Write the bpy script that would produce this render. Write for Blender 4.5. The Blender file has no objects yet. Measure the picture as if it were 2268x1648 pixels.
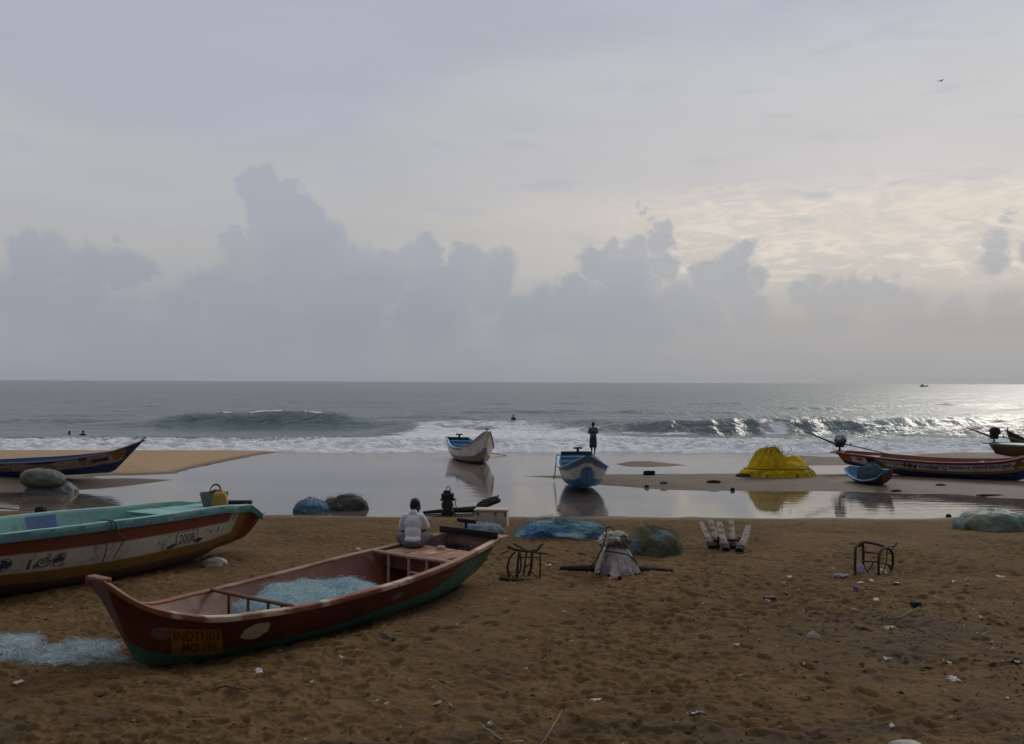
import bpy, bmesh, math, random
import numpy as np
from mathutils import Vector, Matrix, Euler, noise as mn

random.seed(7)
RNG = np.random.default_rng(11)
S = bpy.context.scene
COL = S.collection
R = math.radians

# ------------------------------------------------------------------ camera
CAM_H = 4.9                      # metres above the lagoon
PITCH, ROLL = R(0.56), R(0.2275)
F, CX, CY = 2204.0, 1133.5, 824.0     # focal length and centre of the photograph (its 2267 px wide view)
cam_d = bpy.data.cameras.new('Camera')
cam = bpy.data.objects.new('Camera', cam_d)
COL.objects.link(cam)
cam_d.sensor_width = 36.0
cam_d.lens = 36.0 * F / 2267.0
cam_d.clip_start, cam_d.clip_end = 0.1, 60000
CAM_M = Matrix.Rotation(R(90) + PITCH, 4, 'X') @ Matrix.Rotation(ROLL, 4, 'Z')
CAM_M = Matrix.Translation((0, 0, CAM_H)) @ CAM_M
cam.matrix_world = CAM_M
S.camera = cam
CAM3 = CAM_M.to_3x3()

def ray(px, py):
    return (CAM3 @ Vector(((px - CX) / F, -(py - CY) / F, -1))).normalized()
def at_z(px, py, z=0.0):
    d = ray(px, py); t = (z - CAM_H) / d.z
    return Vector((d.x * t, d.y * t, z))
def at_y(px, py, Y):
    d = ray(px, py); t = Y / d.y
    return Vector((d.x * t, Y, CAM_H + d.z * t))
def ang(px, py):
    d = ray(px, py)
    return math.degrees(math.atan2(d.x, d.y)), math.degrees(math.asin(d.z))

# ------------------------------------------------------------------ node helper
class NT:
    def __init__(s, tree): s.t = tree; s.n = tree.nodes; s.l = tree.links
    def new(s, typ, **kw):
        nd = s.n.new(typ)
        for k, v in kw.items(): setattr(nd, k, v)
        return nd
    def put(s, sock, v):
        if isinstance(v, bpy.types.NodeSocket): s.l.new(v, sock)
        elif v is not None:
            if sock.type == 'RGBA' and not hasattr(v, '__len__'): v = (v, v, v, 1)
            elif sock.type == 'RGBA' and len(v) == 3: v = (*v, 1)
            sock.default_value = v
    def math(s, op, a, b=None, c=None, clamp=False):
        nd = s.new('ShaderNodeMath', operation=op); nd.use_clamp = clamp
        for i, v in enumerate((a, b, c)):
            if v is not None: s.put(nd.inputs[i], v)
        return nd.outputs[0]
    def vmath(s, op, a, b=None, out=0):
        nd = s.new('ShaderNodeVectorMath', operation=op)
        s.put(nd.inputs[0], a)
        if b is not None: s.put(nd.inputs[3 if op == 'SCALE' else 1], b)
        return nd.outputs[out]
    def mix(s, f, a, b, typ='RGBA', blend='MIX'):
        nd = s.new('ShaderNodeMix', data_type=typ)
        if typ == 'RGBA': nd.blend_type = blend; ia, ib, o = 6, 7, 2
        else: ia, ib, o = 2, 3, 0
        s.put(nd.inputs[0], f); s.put(nd.inputs[ia], a); s.put(nd.inputs[ib], b)
        return nd.outputs[o]
    def mr(s, v, a, b, c=0.0, d=1.0, typ='SMOOTHSTEP'):
        nd = s.new('ShaderNodeMapRange', interpolation_type=typ)
        for i, x in enumerate((v, a, b, c, d)): s.put(nd.inputs[i], x)
        return nd.outputs[0]
    def noise(s, vec, scale, detail=4, rough=0.55, dist=0.0, col=False, dims='3D'):
        nd = s.new('ShaderNodeTexNoise', noise_dimensions=dims)
        if vec is not None: s.put(nd.inputs['Vector'], vec)
        nd.inputs['Scale'].default_value = scale; nd.inputs['Detail'].default_value = detail
        nd.inputs['Roughness'].default_value = rough; nd.inputs['Distortion'].default_value = dist
        return nd.outputs['Color' if col else 'Fac']
    def comb(s, x, y, z=0.0):
        nd = s.new('ShaderNodeCombineXYZ')
        for i, v in enumerate((x, y, z)): s.put(nd.inputs[i], v)
        return nd.outputs[0]
    def ramp(s, f, stops, interp='LINEAR'):
        nd = s.new('ShaderNodeValToRGB'); cr = nd.color_ramp; cr.interpolation = interp
        while len(cr.elements) < len(stops): cr.elements.new(0.5)
        for e, (p, c) in zip(cr.elements, stops): e.position = p; e.color = (*c[:3], 1)
        s.put(nd.inputs[0], f)
        return nd.outputs[0]
    def attr(s, name, out='Fac'):
        nd = s.new('ShaderNodeAttribute', attribute_name=name)
        return nd.outputs[out]

def lin(c):   # sRGB 0..255 -> linear
    r = []
    for v in c:
        v /= 255.0
        r.append(v / 12.92 if v <= 0.04045 else ((v + 0.055) / 1.055) ** 2.4)
    return tuple(r)

# ------------------------------------------------------------------ sky
SUN_AZ, SUN_EL = 32.0, 28.0      # degrees right of the view axis, above the horizon
def build_world():
    W = bpy.data.worlds.new('World'); S.world = W; W.use_nodes = True
    N = NT(W.node_tree); N.n.clear()
    K = 0.1
    tc = N.new('ShaderNodeTexCoord').outputs['Generated']
    d = N.vmath('NORMALIZE', tc)
    sp = N.new('ShaderNodeSeparateXYZ'); N.put(sp.inputs[0], d)
    x, y, z = sp.outputs
    az = N.math('MULTIPLY', N.math('ARCTAN2', x, y), 57.29578)
    el = N.math('MULTIPLY', N.math('ARCSINE', z), 57.29578)
    P = N.comb(az, el, 0.0)
    # the high cloud sheet: colours by height, left and right of the view
    L = N.ramp(N.math('DIVIDE', el, 90.0, clamp=True), [
        (0.000, lin((145, 151, 161))), (0.045, lin((158, 163, 171))), (0.075, lin((176, 176, 177))), (0.115, lin((180, 181, 184))),
        (0.155, lin((179, 181, 186))), (0.235, lin((177, 181, 189))), (0.5, lin((204, 209, 219))), (1.0, lin((212, 216, 225)))])
    Rr = N.ramp(N.math('DIVIDE', el, 90.0, clamp=True), [
        (0.000, lin((164, 164, 166))), (0.035, lin((172, 170, 169))), (0.07, lin((206, 199, 191))), (0.105, lin((218, 209, 199))),
        (0.125, lin((202, 199, 199))), (0.185, lin((197, 198, 201))), (0.235, lin((184, 190, 201))), (0.5, lin((206, 210, 218))), (1.0, lin((212, 216, 225)))])
    rf = N.mr(az, -16.0, 22.0)
    base = N.mix(rf, L, Rr)
    # bluish upper sheet with a slanting lower edge
    sn = N.noise(N.vmath('MULTIPLY', P, (0.05, 0.22, 0.0)), 1.0, 5, 0.5)
    eg = [(-40, 15.5), (-27, 14.4), (-22, 13.3), (-16, 12.7), (-10, 13.6), (-6, 15.6), (0, 18.0), (8, 18.6), (20, 18.8), (28, 19.4)]
    er = N.ramp(N.mr(az, -40, 28, typ='LINEAR'), [((a + 40) / 68, (e / 30,) * 3) for a, e in eg], 'EASE')
    edge = N.math('ADD', N.math('MULTIPLY', er, 30.0), N.math('MULTIPLY', N.math('SUBTRACT', sn, 0.5), 3.2))
    up = N.mr(N.math('SUBTRACT', el, edge), -1.0, 1.5)
    up = N.math('MULTIPLY', up, N.mr(el, 26.0, 45.0, 1.0, 0.0))
    upc = N.mix(N.mr(az, -25.0, 25.0), lin((172, 177, 190)), lin((179, 184, 196)))
    base = N.mix(N.math('MULTIPLY', up, 0.85), base, upc)
    # soft large mottling
    m1 = N.noise(N.vmath('MULTIPLY', P, (0.06, 0.28, 0.0)), 1.0, 5, 0.55, 0.6)
    base = N.mix(1.0, base, N.mr(m1, 0.3, 0.7, 0.965, 1.04, 'LINEAR'), blend='MULTIPLY')
    # bright streaky sheet on the right
    q = N.vmath('MULTIPLY', P, (0.42, 1.7, 0.0))
    st = N.noise(q, 1.0, 8, 0.6, 1.2)
    zone = N.math('MULTIPLY', N.mr(az, 2.0, 15.0), N.math('MULTIPLY', N.mr(el, 4.6, 6.6), N.mr(el, 9.6, 12.0, 1.0, 0.0)))
    base = N.mix(N.math('MULTIPLY', zone, N.mr(st, 0.46, 0.66, 0.0, 0.85)), base, lin((226, 218, 207)))
    base = N.mix(N.math('MULTIPLY', zone, N.mr(st, 0.50, 0.36, 0.0, 0.4)), base, lin((196, 193, 190)))
    # faint grey-blue smears in the sheet on the left
    sm = N.noise(N.vmath('MULTIPLY', P, (0.16, 0.7, 0.0)), 1.0, 3, 0.5)
    base = N.mix(N.math('MULTIPLY', N.mr(sm, 0.56, 0.72, 0.0, 0.45), N.mr(el, 5.0, 9.0)), base, lin((172, 178, 190)))
    # cumulus bank: union of puffs, edges torn by noise
    n1 = N.noise(P, 0.45, 2, 0.5, col=True)
    n2 = N.noise(P, 1.5, 6, 0.62, col=True)
    P2 = N.vmath('ADD', P, N.vmath('SCALE', N.vmath('SUBTRACT', n1, (0.5, 0.5, 0.5)), 1.3))
    P2 = N.vmath('ADD', P2, N.vmath('SCALE', N.vmath('SUBTRACT', n2, (0.5, 0.5, 0.5)), 1.25))
    P2 = N.vmath('MULTIPLY', P2, (1, 1, 0))
    puffs = [(60, 560, 50), (120, 575, 60), (190, 590, 62), (270, 600, 55), (320, 600, 36), (60, 660, 90), (170, 680, 90), (250, 760, 120),
             (575, 415, 48), (545, 410, 30), (620, 455, 60), (590, 470, 45), (660, 500, 75), (610, 540, 75), (515, 530, 38), (540, 580, 60), (720, 550, 75),
             (780, 590, 70), (640, 620, 120), (500, 640, 70), (440, 625, 42), (400, 690, 60), (850, 620, 75), (920, 590, 62), (940, 545, 36), (960, 560, 34),
             (1040, 580, 55), (1100, 590, 56), (1000, 640, 90), (750, 700, 150), (950, 700, 120), (1080, 650, 70), (560, 740, 170), (380, 780, 130),
             (1330, 590, 52), (1350, 550, 34), (1310, 570, 34), (1400, 580, 60), (1460, 540, 34), (1470, 505, 22), (1430, 470, 13), (1450, 490, 12), (1470, 590, 42), (1390, 640, 85), (1270, 650, 62), (1200, 680, 70),
             (1570, 620, 52), (1620, 590, 50), (1645, 560, 34), (1680, 610, 34), (1630, 640, 60), (1500, 670, 75), (1320, 710, 110),
             (1800, 625, 28), (1840, 645, 40), (1890, 630, 34), (1940, 625, 24), (1820, 680, 50), (2205, 545, 36), (2225, 487, 15), (2240, 470, 10), (2215, 515, 14), (2190, 575, 30), (2275, 570, 30), (2205, 560, 34), (1150, 725, 80), (1135, 690, 46), (1190, 690, 60), (1240, 700, 90), (1420, 720, 110), (1560, 690, 70), (1660, 680, 60), (1860, 690, 70), (1960, 660, 46), (1900, 650, 44), (1780, 655, 40), (2010, 690, 60), (2230, 690, 60), (2120, 700, 50), (1975, 602, 16), (268, 530, 14), (1440, 460, 12), (1420, 455, 10)]
    f = None
    for (px, py, r) in puffs:
        a, e = ang(px, py)
        dist = N.vmath('DISTANCE', P2, (a, e, 0.0), out=1)
        v = N.math('MULTIPLY_ADD', dist, -1.0 / (r / 38.5), 1.0)
        v = N.math('MULTIPLY', v, min(1.0, r / 45.0))
        f = v if f is None else N.math('MAXIMUM', f, v)
    soft = N.mr(el, 2.0, 9.0, 0.74, 0.25, 'LINEAR')
    mask = N.mr(f, 0.0, soft)
    mask = N.math('MULTIPLY', mask, N.mr(el, 0.3, 4.2, 0.55, 1.0))
    mask = N.math('MULTIPLY', mask, N.mix(N.mr(az, 6.0, 20.0), 1.0, N.mr(el, 3.0, 6.5, 0.30, 0.9), typ='FLOAT'))
    cc = N.mix(N.mr(el, 1.0, 11.0), lin((147, 152, 162)), lin((165, 170, 180)))
    cc = N.mix(N.mr(az, -10.0, 24.0), cc, N.mix(N.mr(el, 1.0, 9.0), lin((160, 163, 168)), lin((174, 177, 184))))
    cc = N.mix(1.0, cc, N.mr(m1, 0.3, 0.7, 0.97, 1.03, 'LINEAR'), blend='MULTIPLY')
    base = N.mix(N.math('MULTIPLY', mask, N.mr(N.noise(P, 0.16, 3, 0.5), 0.35, 0.62, 0.74, 0.95)), base, cc)
    # brightness over the land behind the view is lower
    back = N.mr(y, 0.25, -0.45)
    back = N.math('MULTIPLY', back, N.mr(el, 25.0, 75.0, 1.0, 0.0))
    base = N.mix(back, base, (0.10, 0.105, 0.12))
    base = N.mix(N.mr(el, -0.5, -3.0), base, (0.08, 0.085, 0.09))
    sky = N.new('ShaderNodeTexSky', sky_type='NISHITA'); sky.sun_disc = False
    sky.sun_elevation = R(SUN_EL); sky.sun_rotation = R(SUN_AZ)
    sky.air_density = 1.0; sky.dust_density = 3.0
    scaled = N.vmath('SCALE', base, 1.0 / K)
    col = N.mix(0.993, sky.outputs[0], scaled)
    bg = N.new('ShaderNodeBackground'); N.put(bg.inputs[0], col); bg.inputs[1].default_value = K
    out = N.new('ShaderNodeOutputWorld'); N.l.new(bg.outputs[0], out.inputs[0])
    W.cycles.sampling_method = 'MANUAL'; W.cycles.sample_map_resolution = 1024
build_world()

sun_d = bpy.data.lights.new('Sun', 'SUN'); sun_d.energy = 0.9; sun_d.angle = R(18); sun_d.color = (1.0, 0.93, 0.82)
sun = bpy.data.objects.new('Sun', sun_d); COL.objects.link(sun)
_sd = Vector((math.sin(R(SUN_AZ)) * math.cos(R(SUN_EL)), math.cos(R(SUN_AZ)) * math.cos(R(SUN_EL)), math.sin(R(SUN_EL))))
sun.rotation_euler = _sd.to_track_quat('Z', 'Y').to_euler()
S.view_settings.view_transform = 'Standard'; S.view_settings.look = 'None'
S.view_settings.exposure = 0.0; S.view_settings.gamma = 1.0
S.cycles.max_bounces = 6; S.cycles.transparent_max_bounces = 12
S.cycles.use_denoising = True

# ------------------------------------------------------------------ numpy noise
def _h(ix, iy, iz, seed):
    h = (ix.astype(np.int64) * 374761393 + iy.astype(np.int64) * 668265263 + iz.astype(np.int64) * 2147483647 + seed * 144269504) & 0xffffffff
    h = ((h ^ (h >> 13)) * 1274126177) & 0xffffffff
    h = ((h ^ (h >> 16)) * 2246822519) & 0xffffffff
    return ((h ^ (h >> 15)) & 0xffffff) / float(0xffffff)
def vn2(x, y, seed=0):
    x = np.asarray(x, float); y = np.asarray(y, float)
    ix, iy = np.floor(x), np.floor(y); fx, fy = x - ix, y - iy
    ux = fx * fx * fx * (fx * (fx * 6 - 15) + 10); uy = fy * fy * fy * (fy * (fy * 6 - 15) + 10)
    z = np.zeros_like(ix)
    a, b = _h(ix, iy, z, seed), _h(ix + 1, iy, z, seed)
    c, d = _h(ix, iy + 1, z, seed), _h(ix + 1, iy + 1, z, seed)
    return (a * (1 - ux) + b * ux) * (1 - uy) + (c * (1 - ux) + d * ux) * uy
def fbm2(x, y, seed=0, o=4, g=0.5):
    s, a, t = 0.0, 1.0, 0.0
    for i in range(o):
        s = s + a * vn2(x * 2 ** i + 17.3 * i, y * 2 ** i - 9.1 * i, seed + i); t += a; a *= g
    return s / t
def vn3(p, seed=0):
    i = np.floor(p); f = p - i; u = f * f * (3 - 2 * f); r = 0
    for dx in (0, 1):
        for dy in (0, 1):
            for dz in (0, 1):
                w = (u[:, 0] if dx else 1 - u[:, 0]) * (u[:, 1] if dy else 1 - u[:, 1]) * (u[:, 2] if dz else 1 - u[:, 2])
                r = r + w * _h(i[:, 0] + dx, i[:, 1] + dy, i[:, 2] + dz, seed)
    return r
def fbm3(p, seed=0, o=4, g=0.5):
    s, a, t = 0.0, 1.0, 0.0
    for i in range(o):
        s = s + a * vn3(p * 2 ** i + 5.7 * i, seed + i); t += a; a *= g
    return s / t
def sstep(x, a, b):
    t = np.clip((x - a) / (b - a), 0, 1); return t * t * (3 - 2 * t)
def worley(x, y, seed=0, jit=0.9):
    ix, iy = np.floor(x), np.floor(y); best = np.full(x.shape, 9.0); rid = np.zeros(x.shape)
    z = np.zeros_like(ix)
    for dx in (-1, 0, 1):
        for dy in (-1, 0, 1):
            cx, cy = ix + dx, iy + dy
            px = cx + 0.5 + (_h(cx, cy, z, seed) - 0.5) * jit; py = cy + 0.5 + (_h(cx, cy, z, seed + 5) - 0.5) * jit
            dd = np.hypot(x - px, y - py); m = dd < best
            best = np.where(m, dd, best); rid = np.where(m, _h(cx, cy, z, seed + 9), rid)
    return best, rid

# ------------------------------------------------------------------ object helpers
def tag(o, label=None, cat=None, group=None, kind=None):
    if label: o['label'] = label
    if cat: o['category'] = cat
    if group: o['group'] = group
    if kind: o['kind'] = kind
    return o
def empty(name, label, cat, loc=(0, 0, 0), rot=(0, 0, 0), group=None):
    o = bpy.data.objects.new(name, None); COL.objects.link(o)
    o.location = loc; o.rotation_euler = rot; o.empty_display_size = 0.2
    return tag(o, label, cat, group)
def link(name, me, mat=None, parent=None, smooth=True):
    o = bpy.data.objects.new(name, me); COL.objects.link(o)
    for m in (mat if isinstance(mat, (list, tuple)) else [mat]):
        if m is not None: me.materials.append(m)
    if parent is not None: o.parent = parent
    if smooth and len(me.polygons): me.polygons.foreach_set('use_smooth', np.ones(len(me.polygons), bool))
    return o
def grid_mesh(name, V, attrs=None, wrap=False):
    """V: (R, C, 3) array -> quad grid mesh; attrs: {name: (R, C) floats or (R, C, 3) colours}"""
    Rn, Cn = V.shape[:2]
    idx = np.arange(Rn * Cn).reshape(Rn, Cn)
    a, b, c, d = idx[:-1, :-1], idx[:-1, 1:], idx[1:, 1:], idx[1:, :-1]
    q = np.stack([a, b, c, d], -1).reshape(-1, 4)
    if wrap:
        q2 = np.stack([idx[:-1, -1], idx[:-1, 0], idx[1:, 0], idx[1:, -1]], -1); q = np.concatenate([q, q2])
    me = bpy.data.meshes.new(name)
    me.vertices.add(Rn * Cn); me.vertices.foreach_set('co', np.ascontiguousarray(V, np.float32).ravel())
    me.loops.add(q.size); me.loops.foreach_set('vertex_index', q.ravel().astype(np.int32))
    me.polygons.add(len(q)); me.polygons.foreach_set('loop_start', np.arange(0, q.size, 4, dtype=np.int32))
    me.update(calc_edges=True)
    for k, v in (attrs or {}).items(): set_attr(me, k, v)
    return me
def set_attr(me, k, v):
    v = np.asarray(v, np.float32)
    if v.shape[-1] == 3 and v.size == 3 * len(me.vertices):
        at = me.attributes.new(k, 'FLOAT_COLOR', 'POINT')
        v = np.concatenate([v.reshape(-1, 3), np.ones((len(me.vertices), 1), np.float32)], 1)
        at.data.foreach_set('color', v.ravel())
    else:
        at = me.attributes.new(k, 'FLOAT', 'POINT'); at.data.foreach_set('value', v.ravel())

def pmat(name, col, rough=0.6, var=0.12, scale=6.0, bump=0.0, bscale=30.0, spec=0.4, metal=0.0, col2=None, patch=(0.55, 0.65), pscale=2.0, vcol=None, streak=0.0):
    """general painted / cloth / wood material: base colour, mottling, optional second colour in worn patches"""
    m = bpy.data.materials.new(name); m.use_nodes = True
    N = NT(m.node_tree); b = N.n['Principled BSDF']
    tc = N.new('ShaderNodeTexCoord').outputs['Object']
    c = N.attr(vcol, 'Color') if vcol else (*col, 1)
    n = N.noise(tc, scale, 6, 0.6)
    if col2 is not None:
        pn = N.noise(tc, pscale, 8, 0.65, 0.3)
        c = N.mix(N.mr(pn, patch[0], patch[1]), c, (*col2, 1))
    c = N.mix(1.0, c, N.mr(n, 0.25, 0.75, 1 - var, 1 + var, 'LINEAR'), blend='MULTIPLY')
    if streak:
        sn = N.noise(N.vmath('MULTIPLY', tc, (7.0, 7.0, 0.8)), 1.0, 5, 0.6)
        c = N.mix(N.mr(sn, 0.52, 0.72, 0.0, streak), c, (0.075, 0.055, 0.04, 1))
        sc = N.noise(N.vmath('MULTIPLY', tc, (1.2, 1.2, 16.0)), 1.0, 3, 0.6)
        c = N.mix(N.mr(sc, 0.66, 0.70, 0.0, streak), c, (0.30, 0.25, 0.20, 1))
    N.put(b.inputs['Base Color'], c)
    b.inputs['Roughness'].default_value = rough; b.inputs['Metallic'].default_value = metal
    b.inputs['Specular IOR Level'].default_value = spec
    if bump:
        bp = N.new('ShaderNodeBump'); bp.inputs['Strength'].default_value = 1.0; bp.inputs['Distance'].default_value = bump
        N.put(bp.inputs['Height'], N.noise(tc, bscale, 5, 0.6)); N.l.new(bp.outputs[0], b.inputs['Normal'])
    return m

# ------------------------------------------------------------------ terrain
def poly(pts, z=0.0): return np.array([[*at_z(px, py, z)][:2] for px, py in pts])
def sdf(x, y, P):
    """signed distance to a polygon, positive inside"""
    d = np.full(x.shape, 1e9); ins = np.zeros(x.shape, bool)
    for (x0, y0), (x1, y1) in zip(P, np.roll(P, -1, 0)):
        ex, ey = x1 - x0, y1 - y0
        t = np.clip(((x - x0) * ex + (y - y0) * ey) / (ex * ex + ey * ey + 1e-12), 0, 1)
        d = np.minimum(d, np.hypot(x - x0 - t * ex, y - y0 - t * ey))
        if ey != 0: ins ^= ((y0 > y) != (y1 > y)) & (x < ex * (y - y0) / ey + x0)
    return np.where(ins, d, -d)

SHORE = np.array([[*at_z(px, py, 0)][:2] for px, py in [(-900, 1095), (-300, 1110), (0, 1128), (250, 1137), (600, 1141), (900, 1143), (1300, 1145), (1700, 1147), (2000, 1147), (2180, 1145), (2400, 1138), (3200, 1118)]])
# (outline on the water, slope at the edge, greatest height)
BARS = [
    (poly([(-1500, 998), (0, 999), (300, 999), (560, 999.5), (622, 1000), (560, 1010), (475, 1027), (420, 1040), (385, 1049), (300, 1052), (230, 1053), (200, 1056), (225, 1061), (310, 1060), (372, 1063), (290, 1076), (215, 1083), (130, 1087), (60, 1089), (-60, 1092), (-500, 1086), (-1500, 1070)]), 0.11, 0.42),
    (poly([(1110, 1055), (1232, 1053), (1330, 1051), (1450, 1050), (1650, 1049), (1850, 1050), (1990, 1047), (2100, 1042), (2267, 1036), (2600, 1030), (3400, 1020), (3400, 1085), (2700, 1102), (2330, 1106), (2267, 1105), (2190, 1102), (2120, 1095), (2030, 1094), (1900, 1089), (1700, 1087), (1560, 1087), (1440, 1083), (1380, 1078), (1330, 1074), (1270, 1064), (1200, 1057)]), 0.09, 0.20),
    (poly([(1366, 1028), (1400, 1021), (1440, 1021), (1520, 1031), (1450, 1034), (1390, 1034)]), 0.06, 0.11),
    (poly([(1655, 1022), (1700, 1014), (1770, 1009), (1850, 1012), (1990, 1016), (2200, 1018), (2200, 1026), (2000, 1030), (1850, 1031), (1720, 1031)]), 0.07, 0.22),
    (poly([(2020, 1007), (2100, 1003.0), (2267, 1003), (2500, 1004), (3300, 1000), (3300, 1018), (2300, 1030), (2150, 1024), (2080, 1016)]), 0.09, 0.35),
]
def beach_d(x, y):
    return np.interp(x, SHORE[:, 0], SHORE[:, 1]) - y
def hgt(x, y):
    x = np.asarray(x, float); y = np.asarray(y, float)
    wob = (fbm2(x * 0.35, y * 0.35, 3, 3) - 0.5)
    d = beach_d(x, y) + wob * 0.9
    z = np.where(d > 0, 1.2 * np.tanh(d / 17.0), np.maximum(d * 0.10, -0.35))
    for P, sl, mx in BARS:
        s = sdf(x, y, P) + wob * 0.35
        zb = np.where(s > 0, mx * np.tanh(s * sl / mx), np.maximum(s * 0.08, -0.35))
        z = np.maximum(z, zb)
    z = z - sstep(y, 72.0, 90.0) * 2.2
    for bx, by, hd, L_, w_, dp in ((-.8, 19.9, -2.18, 7.6, 1.25, .15), (-6.55, 23.95, -2.066, 8.0, 1.2, .06)):
        a = (x - bx) * math.cos(hd) + (y - by) * math.sin(hd); b = -(x - bx) * math.sin(hd) + (y - by) * math.cos(hd)
        z = z - dp * np.exp(-(np.abs(b) / w_) ** 3) * sstep(a, .3, 1.6) * sstep(a, L_ + .5, L_ - .3)
    return z
def ground(px, py):
    """point where the photograph's pixel meets the sand (or the water, if the sand is below it)"""
    d = ray(px, py); Y = np.linspace(6, 90, 4000)
    zz = CAM_H + d.z / d.y * Y; hh = np.maximum(hgt(d.x / d.y * Y, Y), 0.0)
    i = int(np.argmax(zz <= hh))
    return Vector((d.x / d.y * Y[i], Y[i], hh[i]))
def gz(x, y): return float(hgt(np.array([x]), np.array([y]))[0])

def rows(*segs):
    out = []
    for a, b, k, p in segs:      # from a to b, step = k * y**p
        v = a
        while v < b: out.append(v); v += k * max(v, 1.0) ** p
    return np.array(out)
tcol = np.concatenate([-np.geomspace(1.5, 0.66, 10), np.linspace(-0.63, 0.63, 820), np.geomspace(0.66, 1.5, 10)])
ys = np.concatenate([np.linspace(-60, 3.5, 14), rows((4.0, 8.5, 0.25, 0), (8.5, 38, 0.0024, 1), (38, 73, 0.11, 0), (73, 120, 3, 0)), [300, 1000, 4000, 11500]])
TX = tcol[None, :] * np.maximum(ys, 3.0)[:, None] + np.sign(tcol)[None, :] * (np.abs(tcol)[None, :] > .95) * 70; TY = np.repeat(ys[:, None], len(tcol), 1)
TZ = hgt(TX, TY)
dry = sstep(beach_d(TX, TY), 0.5, 3.5)
near = sstep(TY, 4, 7) * sstep(np.abs(TX / np.maximum(TY, 3)), 0.7, 0.62)
wx = TX + (fbm2(TX * 2.2, TY * 2.2, 21, 3) - 0.5) * 0.40; wy = TY + (fbm2(TX * 2.2, TY * 2.2, 31, 3) - 0.5) * 0.40
w1, id1 = worley(wx / 0.21, wy / 0.19, 2); w2, id2 = worley(wx / 0.13 + 7.7, wy / 0.12, 4)
tram = sstep(fbm2(TX * 0.22, TY * 0.22, 41, 3), 0.25, 0.6)
pit = -0.066 * (1 - np.clip(w1 / 0.70, 0, 1) ** 2) * (0.10 + 1.0 * id1) - 0.040 * (1 - np.clip(w2 / 0.7, 0, 1) ** 2) * id2
rough_h = (pit * (0.35 + 0.75 * tram) + 0.05 + (fbm2(TX * 0.6, TY * 0.6, 51, 3) - 0.5) * 0.16 + (fbm2(TX * 7, TY * 7, 61, 3) - 0.5) * 0.022) * dry * near
for tx0, ty0, th_, n_ in ((-3.2, 10.2, 1.15, 22), (4.5, 11.0, 1.9, 20), (7.5, 12.0, 1.45, 24), (1.2, 10.4, 1.3, 26), (-1.0, 15.5, .35, 18)):
    for k_ in range(n_):
        fx = tx0 + math.cos(th_) * .62 * k_ + (-1) ** k_ * .10 * math.sin(th_) + .2 * math.sin(k_ * .5); fy = ty0 + math.sin(th_) * .62 * k_ - (-1) ** k_ * .10 * math.cos(th_)
        i0, i1 = np.searchsorted(ys, fy - .35), np.searchsorted(ys, fy + .35)
        if i1 - i0 < 2 or fy > 32: continue
        j0, j1 = np.searchsorted(tcol, (fx - .4) / fy), np.searchsorted(tcol, (fx + .4) / fy)
        if j1 - j0 < 2: continue
        X_, Y_ = TX[i0:i1, j0:j1] - fx, TY[i0:i1, j0:j1] - fy
        a_ = (X_ * math.cos(th_) + Y_ * math.sin(th_)) / .155; b_ = (-X_ * math.sin(th_) + Y_ * math.cos(th_)) / .075; r_ = np.hypot(a_, b_)
        rough_h[i0:i1, j0:j1] = rough_h[i0:i1, j0:j1] * (1 - .7 * np.exp(-r_ ** 2)) - .055 * np.exp(-r_ ** 4) + .018 * np.exp(-((r_ - 1.35) / .35) ** 2)
TZ = TZ + rough_h
TZ = TZ + (fbm2(TX * 1.2, TY * 1.2, 71, 4) - 0.5) * 0.03 * (1 - dry) * near * (TY < 73)
# dark ashy ground on the right, in front of the metal frame
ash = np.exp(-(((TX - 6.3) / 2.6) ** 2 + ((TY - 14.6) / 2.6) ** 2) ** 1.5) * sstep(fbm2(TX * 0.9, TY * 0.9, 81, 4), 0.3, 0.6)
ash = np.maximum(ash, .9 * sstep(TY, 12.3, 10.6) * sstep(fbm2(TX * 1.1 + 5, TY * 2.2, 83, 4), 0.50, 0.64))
wetb = 1 - sstep(beach_d(TX, TY), 0.25, 1.6)
pale = sstep(sdf(TX, TY, BARS[0][0]), 0.1, 0.9) * sstep(TY, 49, 53)
sand_me = grid_mesh('sand', np.stack([TX, TY, TZ], -1), {'ash': ash, 'wet': wetb, 'pale': pale})

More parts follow.
